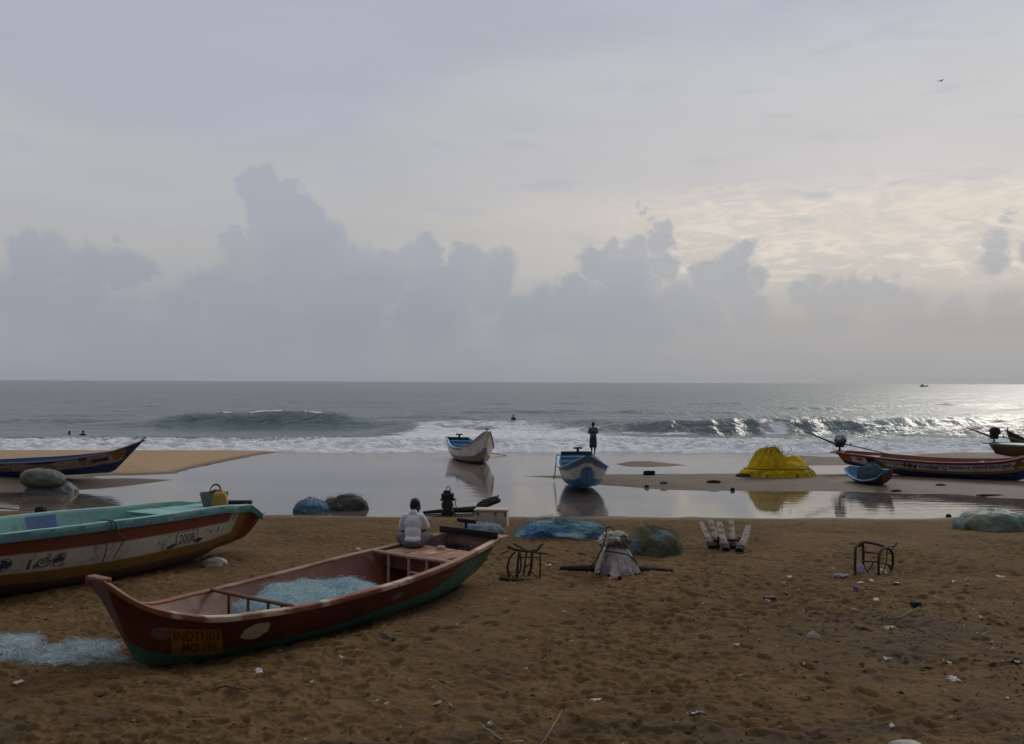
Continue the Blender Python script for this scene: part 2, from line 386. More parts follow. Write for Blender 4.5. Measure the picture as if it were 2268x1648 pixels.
def sand_mat():
    m = bpy.data.materials.new('sand'); m.use_nodes = True
    N = NT(m.node_tree); b = N.n['Principled BSDF']
    pos = N.new('ShaderNodeNewGeometry').outputs['Position']
    n1 = N.noise(pos, 0.55, 5, 0.6); n2 = N.noise(pos, 3.5, 6, 0.65); n3 = N.noise(pos, 60, 3, 0.7)
    c = N.mix(N.mr(n1, 0.3, 0.7), (0.108, 0.063, 0.0235), (0.158, 0.093, 0.036))
    c = N.mix(N.mr(n2, 0.35, 0.75, 0.0, 0.45), c, (0.060, 0.037, 0.019))
    n4 = N.noise(pos, 19, 5, 0.75)
    c = N.mix(N.mr(n4, 0.50, 0.66, 0.0, 0.8), c, (0.045, 0.027, 0.012))
    c = N.mix(N.mr(n4, 0.46, 0.30, 0.0, 0.35), c, (0.20, 0.122, 0.052))
    c = N.mix(N.mr(n3, 0.55, 0.75, 0.0, 0.5), c, (0.19, 0.13, 0.08))
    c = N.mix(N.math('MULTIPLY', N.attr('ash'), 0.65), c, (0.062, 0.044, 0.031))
    wet = N.attr('wet')
    cw = N.mix(N.mr(n1, 0.3, 0.7), (0.092, 0.064, 0.043), (0.135, 0.097, 0.067))
    cw = N.mix(N.mr(n2, 0.45, 0.7, 0.0, 0.5), cw, (0.066, 0.045, 0.031))
    c = N.mix(wet, c, cw)
    c = N.mix(N.attr('pale'), c, (0.335, 0.215, 0.112))
    N.put(b.inputs['Base Color'], c)
    N.put(b.inputs['Roughness'], N.mix(wet, 0.95, 0.72, typ='FLOAT'))
    N.put(b.inputs['Specular IOR Level'], N.mix(wet, 0.15, 0.22, typ='FLOAT'))
    bp = N.new('ShaderNodeBump'); bp.inputs['Strength'].default_value = 0.9
    N.put(bp.inputs['Distance'], N.mix(wet, 0.03, 0.008, typ='FLOAT'))
    hh = N.math('ADD', N.noise(pos, 9, 6, 0.7), N.math('MULTIPLY', n3, 0.25))
    N.put(bp.inputs['Height'], hh); N.l.new(bp.outputs[0], b.inputs['Normal'])
    return m
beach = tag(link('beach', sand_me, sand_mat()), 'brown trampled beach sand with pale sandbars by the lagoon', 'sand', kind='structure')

# ------------------------------------------------------------------ lagoon
def lagoon_mat():
    m = bpy.data.materials.new('lagoon_water'); m.use_nodes = True
    N = NT(m.node_tree); b = N.n['Principled BSDF']
    pos = N.new('ShaderNodeNewGeometry').outputs['Position']
    sp = N.new('ShaderNodeSeparateXYZ'); N.put(sp.inputs[0], pos)
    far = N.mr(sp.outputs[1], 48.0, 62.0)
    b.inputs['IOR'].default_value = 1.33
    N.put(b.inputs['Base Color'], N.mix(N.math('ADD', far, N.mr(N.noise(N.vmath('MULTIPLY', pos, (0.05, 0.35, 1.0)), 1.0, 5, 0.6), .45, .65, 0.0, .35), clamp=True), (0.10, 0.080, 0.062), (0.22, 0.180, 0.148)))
    N.put(b.inputs['Roughness'], N.mix(far, 0.02, 0.16, typ='FLOAT'))
    q = N.vmath('MULTIPLY', pos, (0.35, 1.6, 1.0))
    n = N.math('ADD', N.noise(q, 1.3, 3, 0.5), N.math('MULTIPLY', N.noise(q, 5.0, 2, 0.5), 0.22))
    calm = N.mr(N.noise(pos, 0.16, 2, 0.5), 0.42, 0.62, 0.25, 1.0)
    bp = N.new('ShaderNodeBump'); bp.inputs['Strength'].default_value = 1.0
    N.put(bp.inputs['Distance'], N.math('MULTIPLY', calm, 0.012)); N.put(bp.inputs['Height'], n)
    N.l.new(bp.outputs[0], b.inputs['Normal'])
    return m
lx = np.linspace(-260, 260, 41); ly = np.linspace(24, 84, 31)
LX, LY = np.meshgrid(lx, ly)
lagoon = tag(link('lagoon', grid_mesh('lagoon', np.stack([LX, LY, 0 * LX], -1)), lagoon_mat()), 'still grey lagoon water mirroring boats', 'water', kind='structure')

# ------------------------------------------------------------------ sea
def to_px(X, Y, Z):
    M = np.array(CAM_M.inverted()); p = np.stack([X, Y, Z, np.ones_like(X)], 0).reshape(4, -1)
    q = M @ p; return (CX + F * q[0] / -q[2]).reshape(X.shape), (CY - F * q[1] / -q[2]).reshape(X.shape)
scol = np.concatenate([-np.geomspace(1.5, 0.66, 12), np.linspace(-0.62, 0.62, 640), np.geomspace(0.66, 1.5, 12)])
sy = rows((63.5, 112, 0.13, 0), (112, 150, 0.24, 0), (150, 520, 0.0035, 1), (520, 11400, 0.03, 1))
SX = scol[None, :] * sy[:, None] + np.sign(scol)[None, :] * (np.abs(scol)[None, :] > .95) * 150; SY = np.repeat(sy[:, None], len(scol), 1)
px0, py0 = to_px(SX, SY, np.zeros_like(SX))
fade = 1 - sstep(SY, 350, 900)
sea_z = 0.10 + (0.42 * (fbm2(SX / 16, SY / 5.5, 5, 3) - 0.5) + 0.16 * (fbm2(SX / 3.2, SY / 1.5, 8, 3) - 0.5)) * sstep(SY, 82, 100) * fade
sea_z += 0.5 * (fbm2(SX / 40, SY / 14, 15, 2) - 0.5) * sstep(SY, 110, 150) * fade
def breaker(x, y, xs, As, Yc, wf, wb, seed):
    A = np.interp(x, xs, As) * (0.88 + 0.24 * fbm2(x / 3.0, y * 0, seed, 4))
    yc = Yc + (fbm2(x / 5.0, y * 0, seed + 3, 4) - 0.5) * 4.2 + (fbm2(x / 1.2, y / 1.2, seed + 5, 3) - 0.5) * 0.35
    d = y - yc
    return A * np.where(d < 0, np.exp(-(np.abs(d) / wf) ** 2.2), np.exp(-(d / wb) ** 2)), d, A
hL, dL, AL = breaker(SX, SY, [-56, -45, -38, -33, -28, -22, -18, -15.5, -12, -7], [0, 0.22, 0.60, 1.45, 1.65, 1.68, 1.5, 1.0, 0.45, 0], 101.5, 2.6, 6.5, 100)
hR, dR, AR = breaker(SX, SY, [3, 8, 12, 16, 22, 28, 32, 35, 39], [0, 0.5, 1.15, 1.35, 1.42, 1.38, 1.15, 0.5, 0.1], 94.0, 2.0, 5.5, 200)
hM, dM, AM = breaker(SX, SY, [-14, -9, -4, 2, 8, 12], [0, 0.7, 0.8, 0.75, 0.7, 0], 99.0, 2.8, 5.0, 300)
hG, dG, AG = breaker(SX, SY, [28, 34, 40, 55, 70, 90], [0, 0.6, 1.3, 1.4, 1.2, 0], 101.0, 3.2, 5.0, 400)
hH, dH, AH = breaker(SX, SY, [30, 36, 44, 60, 90], [0, 0.45, 0.8, 0.7, 0], 92.0, 2.6, 3.5, 500)
hI, dI, AI = breaker(SX, SY, [-75, -60, -50, -42, -38], [0, 0.5, 0.7, 0.4, 0], 108.0, 3.0, 6.0, 600)
for k_, (Y_, h_) in enumerate(((118, .42), (131, .38), (150, .45), (176, .5), (210, .5))):
    hS, _, _ = breaker(SX, SY, [-160, 160], [1, 1], Y_, 2.2 + k_ * .3, 4.5, 700 + 13 * k_)
    sea_z += hS * h_ * sstep(fbm2(SX / 14.0, SY * 0, 720 + k_, 2), .42, .66)
sea_z += hL + hR + hM + hG + hH + hI
face = np.clip(hL + hR + hG + hM, 0, 1); sea_z += face * (fbm2(SX / .9, SY / .5, 91, 3) - .5) * .07
# foam belt
up_y = np.interp(px0, [-800, 0, 350, 600, 800, 860, 930, 1100, 1250, 1350, 1500, 1600, 1700, 1900, 2000, 2267, 3000], [968, 968, 966, 972, 962, 947, 930, 931, 936, 945, 957, 963, 966, 962, 956, 957, 958])
edge_y = 1001.5 + (fbm2(SX / 2.2, SX * 0 + 3, 33, 4) - 0.5) * 5.0 + px0 * 0.0007
inb = sstep(py0, up_y - 6, up_y + 14)
fn = fbm2(SX / 3.6, SY / 1.5, 61, 5, 0.6)
foam = inb * (0.47 + 0.43 * sstep(py0, up_y + 8, up_y + 42) + .14 * sstep(py0, edge_y - 30, edge_y - 8)) * (.82 + .36 * fn)
foam = np.where((py0 > edge_y - 9) & (py0 < edge_y + 4), np.maximum(foam, .92), foam) * (py0 < edge_y + 4)
# crest spray and broken faces
foam = np.maximum(foam, 0.80 * np.exp(-((dL + 0.3) / 0.55) ** 2) * sstep(AL, 0.9, 1.6) * sstep(fbm2(SX / 1.6, SY * 0, 44, 4), 0.44, 0.58))
foam = np.maximum(foam, 0.9 * sstep(-dR, 0.2, 1.4) * sstep(-dR, 5.0, 2.5) * np.exp(-((SX - 24.2) / 2.4) ** 2) * (.62 + .5 * fbm2(SX / .8, SY / 2, 48, 3)))
foam = np.maximum(foam, 0.62 * np.exp(-((dR + 0.4) / 0.5) ** 2) * sstep(AR, 0.9, 1.3) * sstep(fbm2(SX / 1.8, SY * 0, 46, 4), 0.52, 0.62))
foam = np.maximum(foam, 0.66 * sstep(-dR, 1.6, 2.8) * sstep(-dR, 6.0, 3.0) * sstep(SX, 19.5, 16.0) * sstep(SX, 5, 9))
foam = np.maximum(foam, 0.58 * np.exp(-((dM + 0.8) / 2.4) ** 2) * sstep(AM, 0.3, 0.7))
bill = np.abs(fbm2(SX / 1.5, SY / 1.0, 71, 4) - 0.5) * 2
bil2 = np.abs(fbm2(SX / 0.55, SY / 0.45, 75, 3) - 0.5) * 2
frontf = np.exp(-((py0 - (edge_y - 12)) / 13.0) ** 2)
sea_z += (py0 < edge_y) * inb * ((0.85 * (1 - bill) - 0.40) * (0.16 + 0.84 * frontf) + 0.12 * (1 - bil2) * (0.25 + 0.75 * frontf))
ed = np.clip((edge_y - py0) / 5.0, -1, 1)
sea_z = np.where(SY < 75, sea_z * np.sqrt(np.clip(ed, 0, 1)) + np.minimum(ed, 0) * 0.6, sea_z)
sea_me = grid_mesh('sea', np.stack([SX, SY, sea_z], -1), {'foam': foam})
def sea_mat():
    m = bpy.data.materials.new('sea_water'); m.use_nodes = True
    N = NT(m.node_tree); b = N.n['Principled BSDF']
    pos = N.new('ShaderNodeNewGeometry').outputs['Position']
    sp = N.new('ShaderNodeSeparateXYZ'); N.put(sp.inputs[0], pos)
    q1 = N.vmath('MULTIPLY', pos, (0.33, 0.9, 0.9)); q2 = N.vmath('MULTIPLY', pos, (0.06, 0.2, 0.2)); q3 = N.vmath('MULTIPLY', pos, (1.1, 0.16, 1.0))
    a = N.noise(q1, 1.0, 4, 0.6, 0.3); bb = N.noise(q2, 1.0, 3, 0.55)
    f = N.attr('foam')
    fnz = N.math('ADD', N.math('MULTIPLY', N.noise(N.vmath('MULTIPLY', pos, (0.5, 1.3, 1.0)), 1.3, 8, 0.7, 0.6), 0.75), N.math('MULTIPLY', N.noise(pos, 5.0, 5, 0.7), 0.25))
    mask = N.mr(N.math('SUBTRACT', f, N.math('SUBTRACT', 1.0, fnz)), -0.03, 0.20)
    mask = N.math('MULTIPLY', mask, N.mr(f, 0.02, 0.12))
    deep = N.mix(N.noise(q2, 0.4, 3, 0.5), (0.084, 0.126, 0.127), (0.098, 0.134, 0.135))
    foamc = N.mix(N.mr(N.noise(pos, 2.0, 6, 0.65), 0.35, 0.65), (0.74, 0.76, 0.79), (0.93, 0.93, 0.94))
    N.put(b.inputs['Base Color'], N.mix(mask, deep, foamc))
    N.put(b.inputs['Roughness'], N.mix(mask, 0.31, 0.9, typ='FLOAT'))
    b.inputs['IOR'].default_value = 1.33
    N.put(b.inputs['Specular IOR Level'], N.mix(mask, 0.5, 0.1, typ='FLOAT'))
    hgtn = N.math('ADD', N.math('MULTIPLY', a, 0.30), N.math('MULTIPLY', bb, 0.55))
    hgtn = N.math('ADD', hgtn, N.math('MULTIPLY', N.noise(q3, 1.0, 3, 0.6), 0.30))
    hgtn = N.math('ADD', hgtn, N.math('MULTIPLY', N.math('MULTIPLY', mask, fnz), 0.5))
    bp = N.new('ShaderNodeBump'); bp.inputs['Strength'].default_value = 1.0; bp.inputs['Distance'].default_value = 0.9
    N.put(bp.inputs['Height'], hgtn); N.l.new(bp.outputs[0], b.inputs['Normal'])
    return m
sea = tag(link('sea', sea_me, sea_mat()), 'grey green sea with breaking waves and white foam', 'water', kind='structure')

# ------------------------------------------------------------------ sea air
def build_haze():
    bm = bmesh.new(); bmesh.ops.create_cube(bm, size=1.0)
    bmesh.ops.scale(bm, vec=(36000, 11700, 70), verts=bm.verts); bmesh.ops.translate(bm, vec=(0, 5750, 28), verts=bm.verts)
    me = bpy.data.meshes.new('haze'); bm.to_mesh(me); bm.free()
    m = bpy.data.materials.new('sea_air'); m.use_nodes = True; t = m.node_tree; t.nodes.clear()
    v = t.nodes.new('ShaderNodeVolumePrincipled'); v.inputs['Density'].default_value = 2.6e-5; v.inputs['Color'].default_value = (0.95, 0.97, 1.0, 1); v.inputs['Anisotropy'].default_value = 0.1
    o = t.nodes.new('ShaderNodeOutputMaterial'); t.links.new(v.outputs[0], o.inputs['Volume'])
    tag(link('haze', me, m, smooth=False), 'pale sea haze over the water', 'haze', kind='stuff')
build_haze()
# ------------------------------------------------------------------ mesh builder
class MB:
    def __init__(s): s.v = []; s.f = []; s.n = 0; s.c = []
    def add(s, V, Fs, col=None):
        V = np.asarray(V, float).reshape(-1, 3); s.v.append(V)
        s.f += [tuple(int(i) + s.n for i in f) for f in Fs]; s.n += len(V)
        s.c.append(np.tile(np.array(col if col is not None else (0.5, 0.5, 0.5), float), (len(V), 1)) if col is None or np.ndim(col) == 1 else np.asarray(col, float))
        return s
    def box(s, c, d, rot=None, col=None, bev=0.0):
        hx, hy, hz = d[0] / 2, d[1] / 2, d[2] / 2
        b = min(bev, hx * .9, hy * .9, hz * .9)
        if b <= 0:
            V = np.array([[x, y, z] for x in (-hx, hx) for y in (-hy, hy) for z in (-hz, hz)])
            Fs = [(0, 1, 3, 2), (4, 6, 7, 5), (0, 4, 5, 1), (2, 3, 7, 6), (0, 2, 6, 4), (1, 5, 7, 3)]
        else:
            bm = bmesh.new(); bmesh.ops.create_cube(bm, size=1.0)
            bmesh.ops.scale(bm, vec=d, verts=bm.verts)
            bmesh.ops.bevel(bm, geom=bm.edges[:], offset=b, segments=2, affect='EDGES', profile=0.5)
            bm.verts.index_update()
            V = np.array([v.co[:] for v in bm.verts]); Fs = [tuple(v.index for v in f.verts) for f in bm.faces]; bm.free()
        if rot is not None: V = V @ np.array(Euler(rot).to_matrix()).T
        return s.add(V + np.array(c), Fs, col)
    def tube(s, P, r, n=8, col=None, cap=True):
        P = np.asarray(P, float); m = len(P); r = np.broadcast_to(np.asarray(r, float), (m,))
        T = np.gradient(P, axis=0); T /= np.linalg.norm(T, axis=1)[:, None] + 1e-12
        up = np.array([0, 0, 1.0]) if abs(T[0, 2]) < 0.9 else np.array([1.0, 0, 0])
        a = np.cross(T[0], up); a /= np.linalg.norm(a); V = []
        for i in range(m):
            a = a - T[i] * (a @ T[i]); a /= np.linalg.norm(a) + 1e-12; b = np.cross(T[i], a)
            for k in range(n):
                t = 2 * math.pi * k / n; V.append(P[i] + r[i] * (math.cos(t) * a + math.sin(t) * b))
        Fs = [(i * n + k, i * n + (k + 1) % n, (i + 1) * n + (k + 1) % n, (i + 1) * n + k) for i in range(m - 1) for k in range(n)]
        if cap: Fs += [tuple(range(n))[::-1], tuple((m - 1) * n + k for k in range(n))]
        return s.add(V, Fs, col)
    def lathe(s, prof, n=20, c=(0, 0, 0), col=None, rot=None):
        V = [[r * math.cos(2 * math.pi * k / n), r * math.sin(2 * math.pi * k / n), z] for r, z in prof for k in range(n)]
        Fs = [(i * n + k, i * n + (k + 1) % n, (i + 1) * n + (k + 1) % n, (i + 1) * n + k) for i in range(len(prof) - 1) for k in range(n)]
        V = np.array(V)
        if rot is not None: V = V @ np.array(Euler(rot).to_matrix()).T
        return s.add(V + np.array(c), Fs, col)
    def grid(s, V, col=None, wrap=False):
        Rn, Cn = V.shape[:2]; idx = np.arange(Rn * Cn).reshape(Rn, Cn); Fs = []
        for i in range(Rn - 1):
            for j in range(Cn - (0 if wrap else 1)):
                k = (j + 1) % Cn; Fs.append((idx[i, j], idx[i, k], idx[i + 1, k], idx[i + 1, j]))
        return s.add(V.reshape(-1, 3), Fs, None if col is None else (col if np.ndim(col) == 1 else col.reshape(-1, 3)))
    def xf(s, M):
        M = np.array(M); s.v = [(np.c_[V, np.ones(len(V))] @ M.T)[:, :3] for V in s.v]; return s
    def build(s, name, mat=None, parent=None, smooth=True, vcol=False):
        me = bpy.data.meshes.new(name)
        me.from_pydata(np.concatenate(s.v).tolist(), [], s.f); me.update()
        if vcol: set_attr(me, 'Col', np.concatenate(s.c))
        o = link(name, me, mat, parent, smooth)
        if smooth: me.set_sharp_from_angle(angle=R(42))
        return o

def curve(pts, n=24):
    pts = np.asarray(pts, float); t = np.linspace(0, 1, len(pts))
    return np.stack([crom(np.linspace(0, 1, n), t, pts[:, i]) for i in range(pts.shape[1])], -1)

# ------------------------------------------------------------------ boats: lofted hulls
def crom(u, U, V):
    U = np.asarray(U, float); V = np.asarray(V, float); u = np.asarray(u, float)
    m = np.zeros_like(V); h = np.diff(U); s = np.diff(V) / h
    m[1:-1] = (s[:-1] * h[1:] + s[1:] * h[:-1]) / (h[1:] + h[:-1]); m[0], m[-1] = s[0], s[-1]
    k = np.clip(np.searchsorted(U, u, 'right') - 1, 0, len(U) - 2); t = (u - U[k]) / h[k]
    return ((2*t**3 - 3*t**2 + 1) * V[k] + (t**3 - 2*t**2 + t) * h[k] * m[k] + (-2*t**3 + 3*t**2) * V[k+1] + (t**3 - t**2) * h[k] * m[k+1])
def hull_pt(B, u, v, side):
    xk, xg, b, zk, zs, e = (crom(u, B['U'], B[k]) for k in ('xk', 'xg', 'b', 'zk', 'zs', 'e'))
    w = np.asarray(v, float) ** np.clip(e, 0.15, 2)
    return np.stack([xk + (xg - xk) * v, side * np.maximum(b, 0.004) * w, zk + (zs - zk) * v], -1)
def at_x(B, x, v=1.0):
    u = np.linspace(0, 1, 600); xx = crom(u, B['U'], B['xk']) * (1 - v) + crom(u, B['U'], B['xg']) * v
    return np.interp(x, xx, u)
def pt_x(B, x, v, side, off=0.0):
    """point of the outer skin at distance x from the stern and height fraction v, pushed outwards by off"""
    x = np.asarray(x, float); v = np.asarray(v, float) * np.ones_like(x)
    uu = np.linspace(0, 1, 400); k = crom(uu, B['U'], B['xk']); g = crom(uu, B['U'], B['xg'])
    u = np.array([np.interp(xi, k * (1 - vi) + g * vi, uu) for xi, vi in zip(x.ravel(), v.ravel())]).reshape(x.shape)
    p = hull_pt(B, u, v, side); pu = hull_pt(B, np.clip(u + .004, 0, 1), v, side) - hull_pt(B, np.clip(u - .004, 0, 1), v, side)
    pv = hull_pt(B, u, v + .01, side) - hull_pt(B, u, np.maximum(v - .01, 0.001), side)
    n = np.cross(pu, pv); n /= np.linalg.norm(n, axis=-1, keepdims=True) + 1e-9
    n *= np.sign(n[..., 1:2] * side + 1e-9)
    return p + n * off
def decal(name, B, side, V2, faces, x0, v0, sx, sv, parent, mat, off=0.006):
    """flat drawing (x to the right as seen, y up) laid on the hull side; x0, v0 its lower left corner"""
    V2 = np.asarray(V2, float); d = -side
    P = pt_x(B, x0 + d * V2[:, 0] * sx, v0 + V2[:, 1] * sv, side, off)
    me = bpy.data.meshes.new(name); me.from_pydata(P.tolist(), [], faces); me.update()
    return link(name, me, mat, parent, smooth=False)
def decalq(name, B, side, V2, faces, cs, parent, mat, off=0.006):
    """drawing in the unit square laid on the hull between four (x, v) corners: upper left, upper right, lower right, lower left"""
    V2 = np.asarray(V2, float); a = V2[:, :1]; b = V2[:, 1:2]; q = np.array(cs, float)
    P = (q[3] * (1 - a) + q[2] * a) * (1 - b) + (q[0] * (1 - a) + q[1] * a) * b
    me = bpy.data.meshes.new(name); me.from_pydata(pt_x(B, P[:, 0], P[:, 1], side, off).tolist(), [], faces); me.update()
    return link(name, me, mat, parent, smooth=False)
def text2d(body, bold=0.0, shear=0.0):
    cu = bpy.data.curves.new('t', 'FONT'); cu.body = body; cu.size = 1.0; cu.offset = bold; cu.shear = shear; cu.resolution_u = 3; cu.fill_mode = 'FRONT'
    o = bpy.data.objects.new('t', cu); COL.objects.link(o)
    dg = bpy.context.evaluated_depsgraph_get(); me = bpy.data.meshes.new_from_object(o.evaluated_get(dg))
    V = np.array([v.co[:2] for v in me.vertices]).reshape(-1, 2); Fs = [tuple(p.vertices) for p in me.polygons]
    bpy.data.objects.remove(o); bpy.data.curves.remove(cu); bpy.data.meshes.remove(me)
    if len(V): V = V - V.min(0)
    return V, Fs
def shape2d(pts, n=8):
    """closed outline -> finely cut patch so that it follows the hull"""
    pts = np.asarray(pts, float); c = pts.mean(0); ring = []
    for a, b in zip(pts, np.roll(pts, -1, 0)):
        for t in np.linspace(0, 1, n, endpoint=False): ring.append(a + (b - a) * t)
    ring = np.array(ring); m = len(ring); V = [c]; Fs = []
    for k in (0.25, 0.5, 0.75, 1.0): V += list(c + (ring - c) * k)
    for i in range(m): Fs.append((0, 1 + i, 1 + (i + 1) % m))
    for L in range(3):
        o1, o2 = 1 + L * m, 1 + (L + 1) * m
        for i in range(m): j = (i + 1) % m; Fs.append((o1 + i, o2 + i, o2 + j, o1 + j))
    return np.array(V), Fs
def blob2d(seed, n=18, amp=0.35):
    rg = np.random.default_rng(seed); t = np.linspace(0, 2 * math.pi, n, endpoint=False)
    r = 0.5 * (1 - amp / 2 + amp * vn2(np.cos(t) * 1.6 + seed, np.sin(t) * 1.6, seed) + 0.10 * rg.uniform(-1, 1, n))
    return np.stack([0.5 + r * np.cos(t), 0.5 + r * np.sin(t)], -1)

def build_boat(name, label, B, paint, inner, rail, group=None, nu=150, nv=26, mats=None, transom_col=None):
    root = empty(name, label, 'boat', B['loc'], B['rot'], group)
    u = np.linspace(0, 1, nu); v = np.concatenate([np.linspace(1, 0, nv), np.linspace(0, 1, nv)[1:]])
    sd = np.concatenate([np.ones(nv), -np.ones(nv - 1)])
    UU, VV = np.meshgrid(u, v, indexing='ij'); SS = np.broadcast_to(sd, UU.shape)
    O = hull_pt(B, UU, VV, SS)
    L = B['xg'][-1]
    mb = MB(); mb.grid(O, paint(UU, VV, SS, O))
    I = O.copy(); t = 0.045
    I[..., 1] = np.sign(I[..., 1]) * np.maximum(np.abs(I[..., 1]) - t, 0.0)
    fl = B.get('floor', 0.05)
    I[..., 2] = np.maximum(I[..., 2] + 0.03, fl)
    I[..., 0] = I[..., 0] - 0.05 * sstep(UU, 0.9, 1.0) + 0.05 * sstep(UU, 0.1, 0.0)
    I[:, 0, 2] = O[:, 0, 2]; I[:, -1, 2] = O[:, -1, 2]
    ic = inner(UU, VV, SS, I)
    mb.grid(I[:, ::-1], ic[:, ::-1])
    # bow cap
    for k in (nu - 1,):
        row = [hull_pt(B, np.array([1.0]), np.array([a]), s)[0] for a, s in zip(v, sd)]
        n = len(row); Fs = [(i, i + 1, n - 2 - i, n - 1 - i) for i in range((n - 1) // 2)]
        mb.add(row, Fs, paint(np.full(n, 1.0), v, sd, np.array(row)))
    mb.build('hull', mats['hull'], root, vcol=True)
    # transom plate
    tb = MB(); n = len(v)
    outer = np.array([hull_pt(B, np.array([0.0]), np.array([a]), s)[0] for a, s in zip(v, sd)])
    drop = B.get('transom_drop', 0.0)
    zt = B['zs'][0] - drop
    outer[:, 2] = np.minimum(outer[:, 2], zt)
    outer[:, 1] *= 0.97
    for off, flip in ((0.004, 1), (0.055, -1)):
        P = outer + np.array([off, 0, 0]); Fs = [(i, i + 1, n - 2 - i, n - 1 - i)[::flip] for i in range((n - 1) // 2)]
        tb.add(P, Fs, transom_col if transom_col is not None else ic[0, 0])
    P = np.concatenate([outer + [.004, 0, 0], outer + [.055, 0, 0]])
    tb.add(P, [(i, i + 1, n + i + 1, n + i) for i in range(n - 1)] + [(n - 1, 0, n, 2 * n - 1)], transom_col if transom_col is not None else ic[0, 0])
    tb.build('transom', mats['hull'], root, vcol=True)
    # gunwale: a rounded rail swept along both sheers
    ru = np.concatenate([np.linspace(0, 0.12, 24)[:-1], np.linspace(0.12, 1, 110)])
    wi, wo, h0, h1 = B.get('rail', (0.06, 0.05, 0.06, 0.015))
    prof = [(wo * .8, -h0), (wo, -h0 * .6), (wo, h1 * .2), (wo * .75, h1), (-wi * .75, h1), (-wi, h1 * .3), (-wi, -h0 * .4), (-wi * .8, -h0 * .5), (0.0, -h0)]
    rb = MB()
    for s in (1, -1):
        c = hull_pt(B, ru, np.ones_like(ru), s)
        tg = np.gradient(c, axis=0); nrm = np.stack([-tg[:, 1], tg[:, 0], 0 * tg[:, 0]], -1); nrm /= np.linalg.norm(nrm, axis=1)[:, None] + 1e-9
        nrm *= np.sign((nrm[:, 1:2] * s) + 1e-6)
        V = np.stack([c + nrm * a + np.array([0, 0, zz]) for a, zz in prof], 1)
        V += (vn2(V[..., 0] * 9, V[..., 2] * 30, 4)[..., None] - 0.5) * 0.006
        cc = rail(np.repeat(ru[:, None], len(prof), 1), V, s)
        rb.grid(V, cc, wrap=True)
        for k in (0, len(ru) - 1): rb.add(V[k], [tuple(range(len(prof)))], cc[k])
    rb.build('gunwale', mats['rail'], root, vcol=True)
    return root

M_HULL = pmat('boat_paint', None, 0.5, 0.16, 3.0, bump=0.004, bscale=22, spec=0.4, vcol='Col', col2=(0.10, 0.075, 0.055), patch=(0.66, 0.78), pscale=5.5, streak=0.5)
M_RAIL = pmat('rail_paint', None, 0.6, 0.2, 7.0, bump=0.006, bscale=30, spec=0.3, vcol='Col', col2=(0.16, 0.11, 0.085), patch=(0.62, 0.70), pscale=5)
MATS = dict(hull=M_HULL, rail=M_RAIL)
def C3(shape, c): return np.broadcast_to(np.array(c, float), (*shape, 3)).copy()
def put(c, m, col):
    m = np.clip(m, 0, 1)[..., None]; return c * (1 - m) + np.array(col, float) * m
def ragged(O, k=2.2, s=5): return fbm2(O[..., 0] * k, O[..., 2] * k * 1.4 + 3, s, 4) - 0.5

# --- the long red boat in front
BA = dict(U=[0, .1, .3, .5, .7, .85, .94, 1], xk=[.3, .95, 2.55, 4.2, 5.7, 6.75, 7.3, 7.6], xg=[0, .9, 2.5, 4.2, 5.9, 7.1, 7.8, 8.20],
          b=[.64, .81, 1.06, 1.08, .93, .62, .38, .17], zk=[.15, -.02, -.14, -.18, -.16, -.12, -.03, .13], zs=[.92, .84, .73, .65, .64, .735, 1.0, 1.33],
          e=[.4, .38, .35, .35, .4, .6, .8, 1], loc=[-.80, 19.9, .912], rot=[-.01, -.003, -2.18], floor=0.06, rail=(.075, .05, .07, .015))
def paintA(u, v, s, O):
    z = O[..., 2]; x = O[..., 0]
    c = C3(z.shape, (0.115, 0.029, 0.018))
    c = put(c, sstep(ragged(O, 1.3, 8), 0.02, 0.2) * .7, (0.145, 0.047, 0.027))
    gl = 0.40 - 0.02 * x + 0.35 * sstep(x, 1.45, 0.9)       # waterline of the green paint
    vz = v - (np.interp(x, [.4, .9, 1.35, 1.75, 2.2, 3.5, 4.4, 6.4, 7.5], [.72, .84, .84, .60, .48, .47, .38, .31, .25]) + 0.02 * ragged(O, 4, 3))
    c = put(c, sstep(vz, 0.012, -0.012), (0.055, 0.165, 0.115))
    c = put(c, sstep(v, 0.07, 0.0), (0.10, 0.08, 0.06))
    c = put(c, sstep(ragged(O, 3.5, 14), 0.17, 0.21) * sstep(x, 1.6, 0.2), (0.16, 0.13, 0.11))
    return c
def innerA(u, v, s, O):
    c = C3(v.shape, (0.115, 0.029, 0.0155))
    c = put(c, sstep(ragged(O, 1.6, 18), 0.0, 0.22) * .7, (0.155, 0.054, 0.032))
    c = put(c, sstep(ragged(O, 2.7, 28), 0.13, 0.2) * .7, (0.16, 0.12, 0.105))
    c = put(c, sstep(O[..., 2], 0.10, 0.07), (0.27, 0.078, 0.034))
    c = put(c, sstep(O[..., 2], 0.10, 0.07) * sstep(ragged(O, 1.5, 38), 0.0, 0.15) * .7, (0.25, 0.12, 0.07))
    return c
def railA(u, V, s):
    x = V[..., 0]
    c = C3(x.shape, (0.215, 0.080, 0.042))
    c = put(c, sstep(fbm2(x * 2.0, V[..., 1] * 2, 12, 4), 0.5, 0.62), (0.30, 0.165, 0.105))
    c = put(c, sstep(x, 3.6, 1.2) * .8, (0.33, 0.205, 0.135))
    if s > 0:
        for a, b in ((6.48, 7.0), (5.72, 6.16), (3.1, 3.85), (0.25, 0.95), (7.3, 7.42), (5.0, 5.12)):
            c = put(c, sstep(x, a - .03, a + .03) * sstep(x, b + .03, b - .03) * sstep(fbm2(x * 5, V[..., 2] * 20, 9, 3), 0.2, 0.4), (0.50, 0.40, 0.29))
    return c
